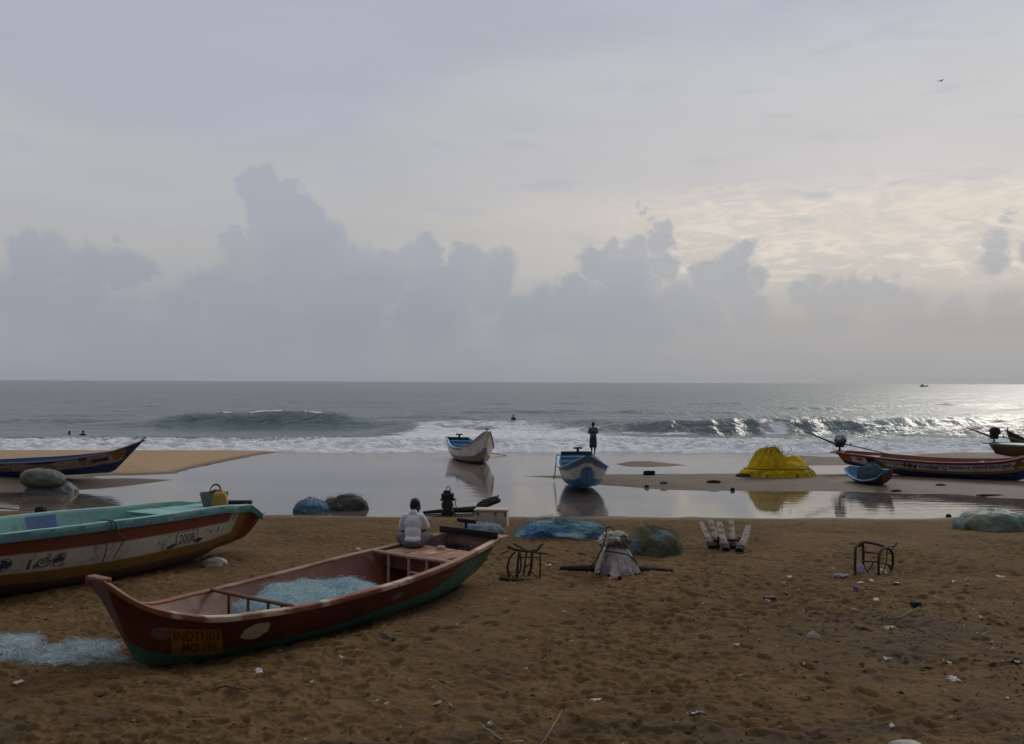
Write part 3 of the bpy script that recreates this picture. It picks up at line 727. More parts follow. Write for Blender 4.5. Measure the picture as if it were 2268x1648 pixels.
boatA = build_boat('fishing_boat', 'long red fishing boat in front with green bottom and pale blue net inside', BA, paintA, innerA, railA, nu=260, nv=40, mats=MATS, transom_col=(0.20, 0.09, 0.065))
MA = Matrix.Translation(BA['loc']) @ Euler(BA['rot']).to_matrix().to_4x4()
def inA(x, y, z): return MA @ Vector((x, y, z))
# prow block closing the raised tip
pb = MB(); pb.box((8.16, 0, 1.335), (0.14, 0.40, 0.06), col=(0.22, 0.085, 0.055), bev=0.02); pb.build('prow_block', M_RAIL, boatA, vcol=True)
# hatches of the stern deck
M_HATCH = pmat('hatch_paint', (0.30, 0.135, 0.085), 0.75, 0.2, 5, bump=0.004, col2=(0.42, 0.31, 0.23), patch=(0.5, 0.66), pscale=2.5)
M_DARKRED = pmat('dark_red_paint', (0.16, 0.06, 0.045), 0.7, 0.2, 5)
for (y0, y1) in ((-0.74, -0.27), (-0.23, 0.25), (0.29, 0.74)):
    hb = MB(); hb.box((1.28, (y0 + y1) / 2, 0.755), (0.95, y1 - y0, 0.035), bev=0.01); hb.build('hatch', M_HATCH, boatA)
db = MB(); db.box((1.28, 0, 0.70), (1.0, 1.52, 0.07)); db.build('deck', M_DARKRED, boatA)
db = MB(); db.box((0.55, 0, 0.55), (0.55, 1.2, 0.05)); db.build('stern_deck', M_DARKRED, boatA)
wb = MB(); wb.box((1.70, 0, 0.56), (0.03, 1.6, 0.2), col=None); wb.build('deck_beam', M_DARKRED, boatA)
def crossbar(parent, x, z, y0, y1, zl, posts, mat, r=0.032, rungs=(), name='crossbar'):
    f = MB(); f.tube([(x, y0, z), (x, (y0 + y1) / 2, z - .01), (x, y1, z)], r, 10)
    for yp in posts: f.tube([(x, yp, z - .01), (x, yp, zl + max(0.0, abs(yp) - .42) * .75)], r * .78, 8)
    for ya, yb, zz in rungs: f.tube([(x, ya, zz), (x, yb, zz)], r * .6, 8)
    f.build(name, mat, parent)
M_PINKPIPE = pmat('pinkish_pipe', (0.40, 0.27, 0.22), 0.6, 0.2, 9, col2=(0.20, 0.10, 0.07), patch=(0.6, 0.7), pscale=8)
M_RUSTPIPE = pmat('rusty_pipe', (0.17, 0.072, 0.042), 0.7, 0.25, 9, col2=(0.09, 0.05, 0.035), patch=(0.5, 0.6), pscale=9)
crossbar(boatA, 1.84, 0.755, -0.90, 0.95, 0.07, (-0.55, -0.05, 0.38, 0.72), M_PINKPIPE, 0.036, ((-0.05, 0.38, 0.46),))
crossbar(boatA, 5.60, 0.645, -0.93, 0.93, 0.06, (-0.50, -0.05, 0.40, 0.70), M_RUSTPIPE, 0.03, ((-0.05, 0.42, 0.36),))
# outer wing board at the stern corner
wg = MB(); wg.box((-0.15, 0.52, 0.925), (0.42, 0.30, 0.03), rot=(0, 0.0, 0.25), bev=0.008); wg.build('stern_board', M_HATCH, boatA)
M_CREAM = pmat('cream_filler', (0.52, 0.43, 0.31), 0.8, 0.15, 8, bump=0.004)
M_GREYFILL = pmat('brown_grey_filler', (0.20, 0.13, 0.10), 0.8, 0.15, 8)
for (px, v0, w, h, sd_, mat_) in ((6.09, .46, .46, .34, 3, M_CREAM), (7.40, .50, .32, .22, 6, M_GREYFILL), (3.3, .60, .30, .14, 8, M_GREYFILL)):
    V2, Fs = shape2d(blob2d(sd_)); decal('paint_patch', BA, 1, V2, Fs, px + w / 2, v0, w, h, boatA, mat_, 0.005)
M_SIGNY = pmat('ochre_sign_paint', (0.34, 0.165, 0.022), 0.6, 0.2, 4, col2=(0.22, 0.11, 0.03), patch=(0.5, 0.7), pscale=3)
M_SIGNL = pmat('sign_lettering', (0.11, 0.020, 0.012), 0.6, 0.1, 4)
SIGN = [(7.34, .74), (6.67, .76), (6.41, .22), (7.15, .24)]
V2, Fs = shape2d([(0, 0), (1, 0), (1, 1), (0, .98)], 10); decalq('sign_panel', BA, 1, V2, Fs, SIGN, boatA, M_SIGNY, 0.005)
for body, (xa, ya, xb, yb) in (('INDTN03', (.05, .54, .96, .92)), ('MO·191', (.20, .12, .86, .48))):
    V2, Fs = text2d(body, 0.006, 0.1); V2 = V2 / V2.max(0); V2 = np.stack([xa + V2[:, 0] * (xb - xa), ya + V2[:, 1] * (yb - ya) + .05 * V2[:, 0]], -1)
    decalq('lettering', BA, 1, V2, Fs, SIGN, boatA, M_SIGNL, 0.010)

# --- the aqua boat on the left
BB = dict(U=[0, .035, .08, .15, .3, .5, .7, .85, 1], xk=[.25, .45, .9, 1.4, 2.8, 4.5, 6.2, 7.3, 8.0], xg=[.1, .38, .76, 1.25, 2.7, 4.5, 6.4, 7.7, 8.8],
          b=[.80, .72, .72, .79, .93, 1.10, 1.02, .66, .15], zk=[.26, .2, .14, .0, -.09, -.13, -.07, 0, .1], zs=[.92, 1.13, 1.15, 1.2, 1.20, 1.215, 1.21, 1.2, 1.49],
          e=[.4, .4, .4, .38, .35, .35, .4, .6, 1], loc=[-6.55, 23.95, .845], rot=[-.002, -.02, -2.066], floor=0.25, rail=(.05, .06, .15, .02))
AQ = (0.135, 0.30, 0.265)
def paintB(u, v, s, O):
    x = O[..., 0]; z = O[..., 2]
    rg = ragged(O, 5, 3) * 0.010
    c = C3(v.shape, (0.20, 0.055, 0.035))
    vv = v + rg * .5
    body = put(c, sstep(vv, .685, .678), (0.50, 0.47, 0.42))
    body = put(body, sstep(vv, .395, .388), (0.24, 0.13, 0.030))
    body = put(body, sstep(vv, .215, .208), (0.115, 0.062, 0.052))
    w = x - 0.47 - (0.6 - v) * 0.14 + rg
    st = C3(v.shape, (0.19, 0.050, 0.035))
    st = put(st, sstep(w, .00, .01), (0.25, 0.135, 0.03)); st = put(st, sstep(w, .27, .275) * sstep(vv, .388, .395), (0.50, 0.47, 0.42))
    m = sstep(w, .54, .545)
    c = put(body, 0 * v, (0, 0, 0)); c = body * m[..., None] + st * (1 - m[..., None])
    c = put(c, sstep(v, .215, .208) * sstep(x, 0.3, 0.9), (0.115, 0.062, 0.052))
    c = put(c, sstep(ragged(O, 6, 44), .22, .27) * .6, (0.12, 0.10, 0.085))
    return c
def innerB(u, v, s, O):
    c = C3(v.shape, AQ); c = put(c, sstep(ragged(O, 1.5, 8), 0.0, 0.2) * .5, (0.10, 0.235, 0.215))
    c = put(c, sstep(v, .55, .53) * .35, (0.11, 0.24, 0.215))
    x = O[..., 0]
    c = put(c, (s < 0) * sstep(x, 4.25, 4.28) * sstep(x, 4.98, 4.95) * sstep(v, .60, .62) * sstep(v, .97, .95), (0.035, 0.10, 0.24))
    return c
def railB(u, V, s):
    c = C3(V.shape[:2], (0.085, 0.20, 0.215)); ii = np.broadcast_to(np.arange(V.shape[1]), V.shape[:2]); c = put(c, (ii >= 3) * (ii <= 5) * 1.0, (0.24, 0.42, 0.40)); return put(c, sstep(fbm2(V[..., 0] * 3, V[..., 2] * 9, 5, 4), .5, .65) * .3, (0.20, 0.36, 0.35))
boatB = build_boat('fishing_boat', 'aqua fishing boat at the left edge with red, white and mustard bands', BB, paintB, innerB, railB, nu=240, nv=36, mats=MATS, transom_col=AQ)
MBm = Matrix.Translation(BB['loc']) @ Euler(BB['rot']).to_matrix().to_4x4()
def inB(x, y, z): return MBm @ Vector((x, y, z))
M_AQUA = pmat('aqua_deck_paint', (0.20, 0.385, 0.34), 0.55, 0.14, 4, bump=0.003, col2=(0.13, 0.26, 0.235), patch=(0.6, 0.75), pscale=3)
for (x0, x1) in ((0.42, 1.28), (1.31, 1.98), (2.01, 2.72)):
    hb = MB(); hb.box(((x0 + x1) / 2, 0, 1.10), (x1 - x0, 1.28 + 0.09 * x0, 0.04), bev=0.008); hb.build('hatch', M_AQUA, boatB)
dk = MB(); dk.box((1.55, 0, 1.04), (2.3, 1.22, 0.07)); dk.box((2.70, 0, 0.80), (0.04, 1.30, 0.44)); dk.build('deck', M_AQUA, boatB)
th = MB(); th.box((3.25, 0, 0.80), (0.14, 1.50, 0.05), bev=0.01); th.build('thwart', M_AQUA, boatB)
sb = MB(); sb.box((0.02, 0.45, .90), (.55, .36, .03), rot=(0, -.03, .18), bev=.008); sb.build('stern_board', pmat('grey_board', (.30, .31, .29), .8, .2, 8), boatB)
bk = MB(); bk.tube([(0.62, -0.30, 1.16), (0.30, 0.66, 1.20)], 0.05, 8); bk.build('stern_bar', pmat('black_rubber', (0.012, 0.012, 0.013), 0.6, 0.2, 9), boatB)
M_INKBLUE = pmat('worn_blue_ink', (0.035, 0.045, 0.10), 0.7, 0.3, 9); M_INK = pmat('worn_black_ink', (0.07, 0.065, 0.06), 0.7, 0.3, 9); M_PALE = pmat('number_white', (0.56, 0.53, 0.48), 0.6, 0.1, 6)
def ring2d(n=22, a=0.5, b=0.42, c=(0.5, 0.5), dia=False):
    t = np.linspace(0, 2 * math.pi, n, endpoint=False); k = (np.abs(np.cos(t)) + np.abs(np.sin(t))) if dia else np.ones(n)
    o = np.stack([np.cos(t) / k, np.sin(t) / k], -1); V = np.concatenate([c + o * a, c + o * b])
    return V, [(i, (i + 1) % n, n + (i + 1) % n, n + i) for i in range(n)]
def emblem(parent, B, side, x0, v0, w, h, items, off=0.006):
    """items: (2-D vertices, faces, material) inside the unit square"""
    for k, (V2, Fs, mat_) in enumerate(items): decal('emblem', B, side, V2, Fs, x0, v0, w, h, parent, mat_, off + 0.002 * k)
# 2008 with its frame and blue flowers, faint marks beside it
SQ = shape2d([(0, 0), (1, 0), (1, 1), (0, 1)], 6)
decalq('number_frame', BB, 1, *SQ, [(2.68, .655), (2.04, .655), (1.98, .455), (2.62, .445)], boatB, M_INK, .005)
decalq('number_frame', BB, 1, *SQ, [(2.655, .645), (2.065, .645), (2.005, .465), (2.60, .455)], boatB, M_PALE, .008)
V2, Fs = text2d('2008', 0.012); V2 = V2 / V2.max(0); decalq('lettering', BB, 1, V2, Fs, [(2.60, .615), (2.12, .615), (2.06, .47), (2.56, .46)], boatB, M_INK, .011)
for q, (xx, vv, w, h) in enumerate(((2.86, .405, .24, .075), (2.06, .415, .24, .075))):
    V2, Fs = shape2d(blob2d(31 + q, 16, .9)); decal('emblem', BB, 1, V2, Fs, xx, vv, w, h, boatB, M_INKBLUE, .014)
for body, x0, v0, w, h in (('v', 1.62, .52, .07, .07), ('l', 1.34, .51, .022, .12)):
    V2, Fs = text2d(body); V2 = V2 / V2.max(0); decal('lettering', BB, 1, V2, Fs, x0, v0, w, h, boatB, M_INK, .006)
for body, x0, v0, w, h in (('I', 6.20, .43, .05, .15), ('க்', 6.09, .44, .09, .10), ('ஞ்', 6.03, .44, .26, .19)):
    V2, Fs = text2d(body, 0.01); V2 = V2 / V2.max(0); decal('lettering', BB, 1, V2, Fs, x0, v0, w, h, boatB, M_INK, .006)
for xx, sd_ in ((6.75, 61), (5.74, 62)):
    its = [(*ring2d(20, .5, .45), M_INK)] + [(*shape2d(np.array([.5, .5]) + (blob2d(sd_ + j, 12, .9) - .5) * .42 + .22 * np.array([math.cos(j * 1.7), math.sin(j * 1.7)])), M_INKBLUE) for j in range(3)]
    emblem(boatB, BB, 1, xx, .43, .26, .20, its)

# --- the two white and blue boats in the lagoon
M_BLUEIN = None
def paintWB(blue_bottom):
    def f(u, v, s, O):
        c = C3(v.shape, (0.74, 0.70, 0.68)); x = O[..., 0]; g = ragged(O, 2.2, 6)
        if blue_bottom:
            top = .80 - .06 * sstep(u, .7, 1) + .02 * g
            c = put(c, sstep(v, top, top + .01) * 1.0, (0.15, 0.26, 0.44))
            lim = .40 + .02 * g - .06 * sstep(u, .80, .90) + .30 * sstep(u, .95, .985)
            c = put(c, sstep(v, lim, lim - .01), (0.06, 0.22, 0.48))
            c = put(c, sstep(g, .16, .22) * .6, (0.24, 0.22, 0.20))
        else:
            c = put(c, sstep(u, .72, .60) * sstep(v, .80, .81), (0.12, 0.22, 0.38))
            lim = .36 - .06 * sstep(u, .7, .95)
            c = put(c, sstep(v, lim + .05 + .10 * sstep(u, .85, 1), lim + .045 + .10 * sstep(u, .85, 1)), (0.30, 0.26, 0.27))
            c = put(c, sstep(v, lim + .02, lim + .015), (0.16, 0.15, 0.16)); c = put(c, sstep(v, lim, lim - .01), (0.30, 0.24, 0.15))
            c = put(c, sstep(v, .10, .09), (0.05, 0.08, 0.15))
        return c
    return f
def innerWB(u, v, s, O):
    c = C3(v.shape, (0.085, 0.23, 0.42)); return put(c, sstep(ragged(O, 2, 9), .02, .2) * .5, (0.14, 0.27, 0.40))
def railWB(u, V, s):
    return put(C3(V.shape[:2], (0.34, 0.48, 0.62)), sstep(u, .66, .84), (0.36, 0.36, 0.40))
BC = dict(U=[0, .1, .3, .5, .7, .85, .94, 1], xk=[.3, .9, 2.4, 3.8, 5.2, 6.2, 6.7, 7.0], xg=[0, .8, 2.3, 3.8, 5.4, 6.6, 7.3, 7.7],
          b=[.76, .83, 1.04, 1.12, 1.0, .66, .36, .15], zk=[.1, .02, -.04, 0, 0, .02, .06, .2], zs=[1.28, 1.22, 1.02, .88, .94, 1.28, 1.72, 1.98], e=[.22, .2, .18, .17, .18, .26, .42, .6],
          loc=[-3.6, 65.1, -.05], rot=[-.03, -.011, -1.29], floor=.25)
BD = dict(U=[0, .1, .3, .5, .7, .85, .94, 1], xk=[.3, .9, 2.4, 3.8, 5.2, 6.2, 6.7, 7.0], xg=[0, .8, 2.3, 3.8, 5.4, 6.6, 7.3, 7.8],
          b=[.83, .86, 1.0, 1.1, 1.08, .88, .56, .14], zk=[.15, .1, .0, 0, 0, .02, .06, .14], zs=[1.3, 1.22, 1.08, .95, .88, 1.0, 1.2, 1.46], e=[.22, .2, .17, .16, .17, .24, .36, .5],
          loc=[3.25, 50.4, .045], rot=[.01, -.03, -1.567], floor=.25)
M_BLUEW = pmat('weathered_blue', (0.13, 0.28, 0.43), 0.6, 0.2, 5); M_NAVYW = pmat('dark_wood', (0.030, 0.032, 0.042), 0.7, 0.2, 6)
for B_, lab, bb in ((BC, 'white boat with high pointed bow standing farther out in the lagoon', False), (BD, 'blue and white boat at the sandbank with a person standing on it', True)):
    r_ = build_boat('fishing_boat', lab, B_, paintWB(bb), innerWB, railWB, nu=110, nv=24, mats=MATS, group=None)
    z0 = B_['zs'][0]
    for tx_, tz_, tw_, tl_ in ((1.35, .16, .35, 1.5), (2.6, .33, .28, 1.7)):
        t_ = MB(); t_.box((tx_, 0, z0 - tz_), (tw_, tl_, .05), bev=.01); t_.build('thwart', M_BLUEW, r_)
    k_ = MB(); k_.box((.16, 0, z0 - .02), (.10, 1.5, .14), bev=.015); k_.build('stern_beam', M_NAVYW, r_)
    k_ = MB(); k_.tube([(.16, .10, z0), (.16, .10, z0 + .22)], .07, 8); k_.tube([(.16, -.12, z0 + .22), (.16, .32, z0 + .22)], .045, 8); k_.build('motor_mount', M_NAVYW, r_)
    xt, zt = B_['xg'][-1], B_['zs'][-1]
    k_ = MB(); k_.tube([(xt - .1, 0, zt - .05), (xt - .1, 0, zt + .13)], .035, 8); k_.tube([(xt - .1, -.12, zt + .13), (xt - .1, .12, zt + .13)], .03, 8); k_.build('mooring_post', M_NAVYW, r_)
    bw = MB(); bw.grid(np.stack([[[xx, s * (np.interp(xx, B_['xg'], B_['b']) - .03), np.interp(xx, B_['xg'], B_['zs']) - .05] for s in (-1, -.5, 0, .5, 1)] for xx in np.linspace(B_['xg'][-3] + .1, xt - .05, 8)])); bw.build('foredeck', M_BLUEW, r_)

# --- the painted boat on the right
BE = dict(U=[0, .1, .3, .5, .7, .85, .94, 1], xk=[.4, 1.1, 2.9, 4.8, 6.6, 7.9, 8.5, 8.8], xg=[0, 1.0, 2.8, 4.8, 6.8, 8.2, 9.0, 9.7],
          b=[.56, .75, .99, 1.06, .945, .62, .35, .12], zk=[.45, .30, .06, -.03, -.05, .014, .10, .19], zs=[1.09, 1.05, .955, .905, .98, 1.137, 1.384, 1.685], e=[.4, .38, .35, .35, .4, .6, .8, 1],
          loc=[17.4, 53.0, .187], rot=[.045, .011, -.56], floor=.2, rail=(.05, .05, .10, .015))
def paintE(u, v, s, O):
    x = O[..., 0]; W_ = (0.74, 0.69, 0.75); OR = (0.40, 0.20, 0.035); BL = (0.022, 0.05, 0.19); NV = (0.018, 0.018, 0.045)
    c = C3(v.shape, W_)
    w = x + (v - .6) * .3
    c = put(c, sstep(w, 2.05, 2.04), NV); c = put(c, sstep(w, 1.62, 1.61), W_); c = put(c, sstep(w, .80, .79), (0.36, 0.15, 0.02))
    g = sstep(w, 2.05, 2.06) * sstep((v - .42) + (x - 2.0) * .55, .46, .45)
    c = put(c, g, (0.04, 0.11, 0.03))
    lo = sstep(w, 2.05, 2.06)
    c = put(c, sstep(v, .54, .535) * lo, OR); c = put(c, sstep(v, .41, .405), BL); c = put(c, sstep(v, .89, .895), (0.085, 0.022, 0.022))
    return c
def innerE(u, v, s, O):
    return put(C3(v.shape, (0.20, 0.050, 0.046)), sstep(ragged(O, 2, 9), .02, .2) * .5, (0.26, 0.095, 0.08))
def railE(u, V, s):
    c = C3(V.shape[:2], (0.13, 0.035, 0.03)); return put(c, np.broadcast_to((np.arange(V.shape[1]) >= 3) & (np.arange(V.shape[1]) <= 5), V.shape[:2]) * .8, (0.34, 0.20, 0.15))
boatE = build_boat('fishing_boat', 'long painted boat at the right edge with Tamil lettering and red inside', BE, paintE, innerE, railE, nu=200, nv=30, mats=MATS, transom_col=(0.30, 0.12, 0.03))
ME = Matrix.Translation(BE['loc']) @ Euler(BE['rot']).to_matrix().to_4x4()
M_T_OCH = pmat('ochre_lettering', (0.30, 0.13, 0.035), .6, .1, 5); M_T_BLK = pmat('dark_lettering', (0.045, 0.04, 0.07), .6, .1, 5); M_T_RED = pmat('red_lettering', (0.30, 0.03, 0.035), .6, .1, 5); M_T_GRN = pmat('grey_green_lettering', (0.09, 0.10, 0.09), .6, .1, 5)
for body, x0, v0, wd, hv, mt in (('க்', 1.05, .56, .34, .26, M_T_BLK), ('வெண்ணிலாதேவி', 2.25, .57, 1.25, .28, M_T_OCH), ('காவலன்.', 4.40, .60, .78, .24, M_T_BLK), ('சமாதானம்.', 5.55, .60, .96, .24, M_T_GRN), ('ச்கர்த்தர் எங்கள் ராஜா.', 6.62, .60, 1.72, .26, M_T_RED)):
    V2, Fs = text2d(body, .045); V2 = V2 / V2.max(0); decal('lettering', BE, -1, V2, Fs, x0, v0, wd, hv, boatE, mt, .006)
V2, Fs = shape2d(blob2d(5, 12, .8)); decal('emblem', BE, -1, V2, Fs, 2.08, .60, .13, .22, boatE, M_T_GRN, .006)
dm = np.array([(.5, 0), (1, .5), (.5, 1), (0, .5)])
emblem(boatE, BE, -1, 3.54, .55, .40, .32, [(*shape2d(dm), M_T_BLK), (*ring2d(24, .40, .34, dia=True), M_CREAM), (*shape2d((dm - .5) * .3 + .5), M_T_RED)])
for q, xx in enumerate((3.42, 3.90)):
    V2, Fs = shape2d(blob2d(70 + q, 14, .9)); decal('emblem', BE, -1, V2, Fs, xx, .56, .16, .28, boatE, M_T_GRN, .006)
for xx, vv in ((4.16, .60), (5.26, .59)):
    V2, Fs = ring2d(20, .5, .30); decal('emblem', BE, -1, V2, Fs, xx, vv, .21, .24, boatE, M_T_RED, .006)
V2, Fs = shape2d(blob2d(77, 16, .8)); decal('emblem', BE, -1, V2, Fs, 8.40, .54, .44, .34, boatE, M_T_OCH, .006)
M_TAN = pmat('tan_board', (0.34, 0.24, 0.19), .7, .2, 5)
t_ = MB(); t_.box((1.55, 0, .86), (.95, 1.44, .05), bev=.01); t_.build('hatch', M_TAN, boatE)
t_ = MB(); t_.box((2.55, 0, .74), (.5, 1.62, .05), bev=.01); t_.build('thwart', pmat('olive_board', (.08, .075, .05), .7, .2, 5), boatE)
t_ = MB(); t_.box((-.02, 0, 1.07), (.62, 1.20, .05), bev=.012); t_.build('stern_board', pmat('red_brown_board', (.22, .085, .055), .7, .2, 5), boatE)

# --- the blue boat on the left sandbar
BF = dict(U=[0, .1, .3, .5, .7, .85, .94, 1], xk=[.4, 1.1, 2.9, 4.6, 6.1, 7.0, 7.5, 7.8], xg=[0, 1.0, 2.8, 4.6, 6.4, 7.7, 8.6, 9.3],
          b=[.6, .70, .90, .95, .90, .60, .32, .10], zk=[.3, .08, -.02, -.036, -.03, .005, .03, .14], zs=[.80, .74, .735, .76, .865, 1.02, 1.24, 1.47], e=[.4, .38, .35, .35, .4, .6, .8, 1],
          loc=[-26.15, 48.04, .193], rot=[.062, -.049, -.186], floor=.15, rail=(.04, .04, .05, .015))
def paintF(u, v, s, O):
    x = O[..., 0]; g = ragged(O, 1.8, 4); BL = (0.03, 0.065, 0.24)
    c = C3(v.shape, (0.50, 0.36, 0.31)); c = put(c, sstep(g, .05, .16), (0.32, 0.21, 0.12))
    c = put(c, sstep(v, .80, .81) * sstep(g + .25 * sstep(x, 6.0, 4.8), .12, .14), BL)
    c = put(c, sstep(v, .42 + .03 * g, .41 + .03 * g), BL)
    c = put(c, sstep(v, .56, .58) * sstep(v, .78, .76) * sstep(x, 6.95, 6.98) * sstep(x, 7.75, 7.72), (0.05, 0.07, 0.15))
    c = put(c, sstep(v, .50, .52) * sstep(x, 7.85, 7.9) * sstep(x, 8.45, 8.4), (0.33, 0.17, 0.03))
    c = put(c, sstep(x - v * .6, 8.02, 8.06), (0.05, 0.06, 0.14))
    return c
def innerF(u, v, s, O): return C3(v.shape, (0.035, 0.07, 0.20))
def railF(u, V, s): return put(C3(V.shape[:2], (0.20, 0.21, 0.18)), np.broadcast_to(np.arange(V.shape[1]) >= 4, V.shape[:2]) * 1.0, (0.05, 0.12, 0.22))
boatF = build_boat('fishing_boat', 'blue boat with peeling cream band on the left sandbar by the surf', BF, paintF, innerF, railF, nu=180, nv=26, mats=MATS, transom_col=(.04, .07, .2))
tp = MB(); tp.tube([(9.2, 0, 1.45), (9.45, 0, 1.62)], [.035, .02], 6); tp.build('stem_post', M_NAVYW, boatF)

# --- small blue canoe with a net, and two boats cut by the right edge
g0 = ground(1912, 1078)
BG = dict(U=[0, .15, .4, .7, .9, 1], xk=[.2, .45, 1.05, 1.8, 2.25, 2.4], xg=[0, .4, 1.05, 1.85, 2.4, 2.65], b=[.16, .42, .66, .68, .54, .44], zk=[.22, .08, 0, 0, .06, .14], zs=[.62, .50, .42, .44, .60, .80], e=[.4, .32, .28, .28, .3, .34],
          loc=[0, 0, 0], rot=[.36, .03, -1.12], floor=.08, rail=(.06, .03, .04, .012))
pG = ground(1873, 1060); BG['loc'] = [pG.x, pG.y - .55, pG.z + .05]
def paintG(u, v, s, O): return put(C3(v.shape, (0.11, 0.05, 0.038)), sstep(v, .84, .86), (0.10, 0.22, 0.36))
def innerG(u, v, s, O): return C3(v.shape, (0.13, 0.28, 0.44))
def railG(u, V, s): return C3(V.shape[:2], (0.15, 0.31, 0.48))
boatG = build_boat('canoe', 'small sky blue canoe on the sandbank holding a dark net', BG, paintG, innerG, railG, nu=70, nv=18, mats=MATS, transom_col=(.13, .28, .44))
boatG['category'] = 'canoe'
MG = Matrix.Translation(BG['loc']) @ Euler(BG['rot']).to_matrix().to_4x4()
pH = at_y(2189, 1014, 62.5)
BH = dict(BE); BH = {k: (list(v) if isinstance(v, list) else v) for k, v in BH.items()}
BH.update(loc=[pH.x, 62.5, .25], rot=[.03, .0, -.30], zs=[.95, .92, .87, .85, .95, 1.1, 1.35, 1.6], zk=[.25, .12, .02, 0, 0, .02, .1, .2])
def paintH(u, v, s, O):
    c = C3(v.shape, (0.20, 0.125, 0.035)); c = put(c, sstep(O[..., 0], .75, .7), (0.17, 0.06, 0.035)); return put(c, sstep(ragged(O, 2, 9), .05, .2) * .6, (0.14, 0.09, 0.04))
def innerH(u, v, s, O): return C3(v.shape, (0.13, 0.25, 0.22))
def railH(u, V, s): return C3(V.shape[:2], (0.16, 0.30, 0.27))
boatH = build_boat('fishing_boat', 'ochre boat with green rim at the right edge, behind the painted boat', BH, paintH, innerH, railH, nu=90, nv=18, mats=MATS, transom_col=(.17, .06, .035))
MH = Matrix.Translation(BH['loc']) @ Euler(BH['rot']).to_matrix().to_4x4()
t_ = MB(); t_.box((-.05, 0, .95), (.7, 1.15, .05), bev=.012); t_.build('stern_board', pmat('green_board', (.12, .22, .19), .7, .2, 5), boatH)
t_ = MB(); t_.box((1.6, 0, .88), (1.9, 1.25, .04), bev=.01); t_.build('hatch', M_AQUA, boatH)
BI = {k: (list(v) if isinstance(v, list) else v) for k, v in BD.items()}
pI = at_y(2241, 955, 66.0)
BI.update(zs=[1.2, 1.1, 1.0, 1.0, 1.15, 1.5, 1.9, 2.15], b=[.75, .85, 1.0, 1.05, .9, .55, .3, .10], rot=[0, 0, math.pi + .05], loc=[pI.x + 7.7, 67.0, pI.z - 2.12])
def paintI(u, v, s, O): return put(C3(v.shape, (0.16, 0.085, 0.04)), sstep(ragged(O, 2, 9), .0, .2) * .7, (0.10, 0.05, 0.03))
boatI = build_boat('fishing_boat', 'brown pointed bow of a boat standing at the right edge of the surf', BI, paintI, innerH, lambda u, V, s: C3(V.shape[:2], (.10, .05, .035)), nu=90, nv=18, mats=MATS)
t_ = MB(); t_.tube([(7.72, 0, 2.1), (7.72, 0, 2.30)], .035, 8); t_.tube([(7.72, -.12, 2.30), (7.72, .12, 2.30)], .03, 8); t_.build('mooring_post', M_NAVYW, boatI)
# ------------------------------------------------------------------ soft lumps: nets, bags, bundles
def lump_arrays(dims, seed, amp=0.16, f=1.4, folds=0.0, nf=9, pw=0.85, flat=0.12, nu=64, nv=34):
    th = np.linspace(0, 2 * math.pi, nu, endpoint=False); ph = np.linspace(0, math.pi, nv)
    PH, TH = np.meshgrid(ph, th, indexing='ij')
    sp = lambda a: np.sign(a) * np.abs(a) ** pw
    D = np.stack([sp(np.sin(PH)) * sp(np.cos(TH)), sp(np.sin(PH)) * sp(np.sin(TH)), sp(np.cos(PH))], -1)
    n = fbm3(D.reshape(-1, 3) * f + seed * 3.7, seed, 4).reshape(PH.shape) - 0.5
    n2 = np.abs(fbm3(D.reshape(-1, 3) * f * 3 + seed, seed + 7, 3).reshape(PH.shape) - 0.5)
    rr = 1 + amp * 2.2 * n - amp * 1.3 * n2
    if folds: rr += folds * np.sin(PH) * (np.abs(np.sin(TH * nf / 2 + 4 * n)) - 0.5)
    V = D * rr[..., None] * np.array(dims) / 2
    zb = V[..., 2]; V[..., 2] = np.where(zb < 0, zb * flat, zb)
    return V, n, n2, D
def strands(mb, P0, n, ln, r, cols, seed, up=0.25):
    """fine loose threads lying over a net"""
    rg = np.random.default_rng(seed); P0 = np.asarray(P0).reshape(-1, 3); c0 = P0.mean(0)
    for k in rg.integers(0, len(P0), n):
        p = P0[k]; out = p - c0; out /= np.linalg.norm(out) + 1e-6
        d = rg.normal(size=3); d -= out * (d @ out); d /= np.linalg.norm(d); e = np.cross(out, d)
        L = ln * rg.uniform(.4, 1.3); h = up * L * rg.uniform(-.1, 1.0); cv = rg.uniform(-.6, .6) * L
        t = np.linspace(0, 1, 5)[:, None]
        mb.tube(p + d * L * (t - .5) + out * (h * 4 * t * (1 - t) + .006) + e * cv * 4 * t * (1 - t), r * rg.uniform(.6, 1.4), 3, cols[rg.integers(len(cols))], cap=False)
def mixc(n, a, b, lo, hi): return np.array(a) + (np.array(b) - np.array(a)) * sstep(n, lo, hi)[..., None]
M_NET = pmat('net_mesh', None, 0.95, 0.30, 14, bump=0.06, bscale=11, spec=0.1, vcol='Col')
M_CLOTHV = pmat('woven_plastic', None, 0.6, 0.14, 6, bump=0.015, bscale=14, spec=0.35, vcol='Col')
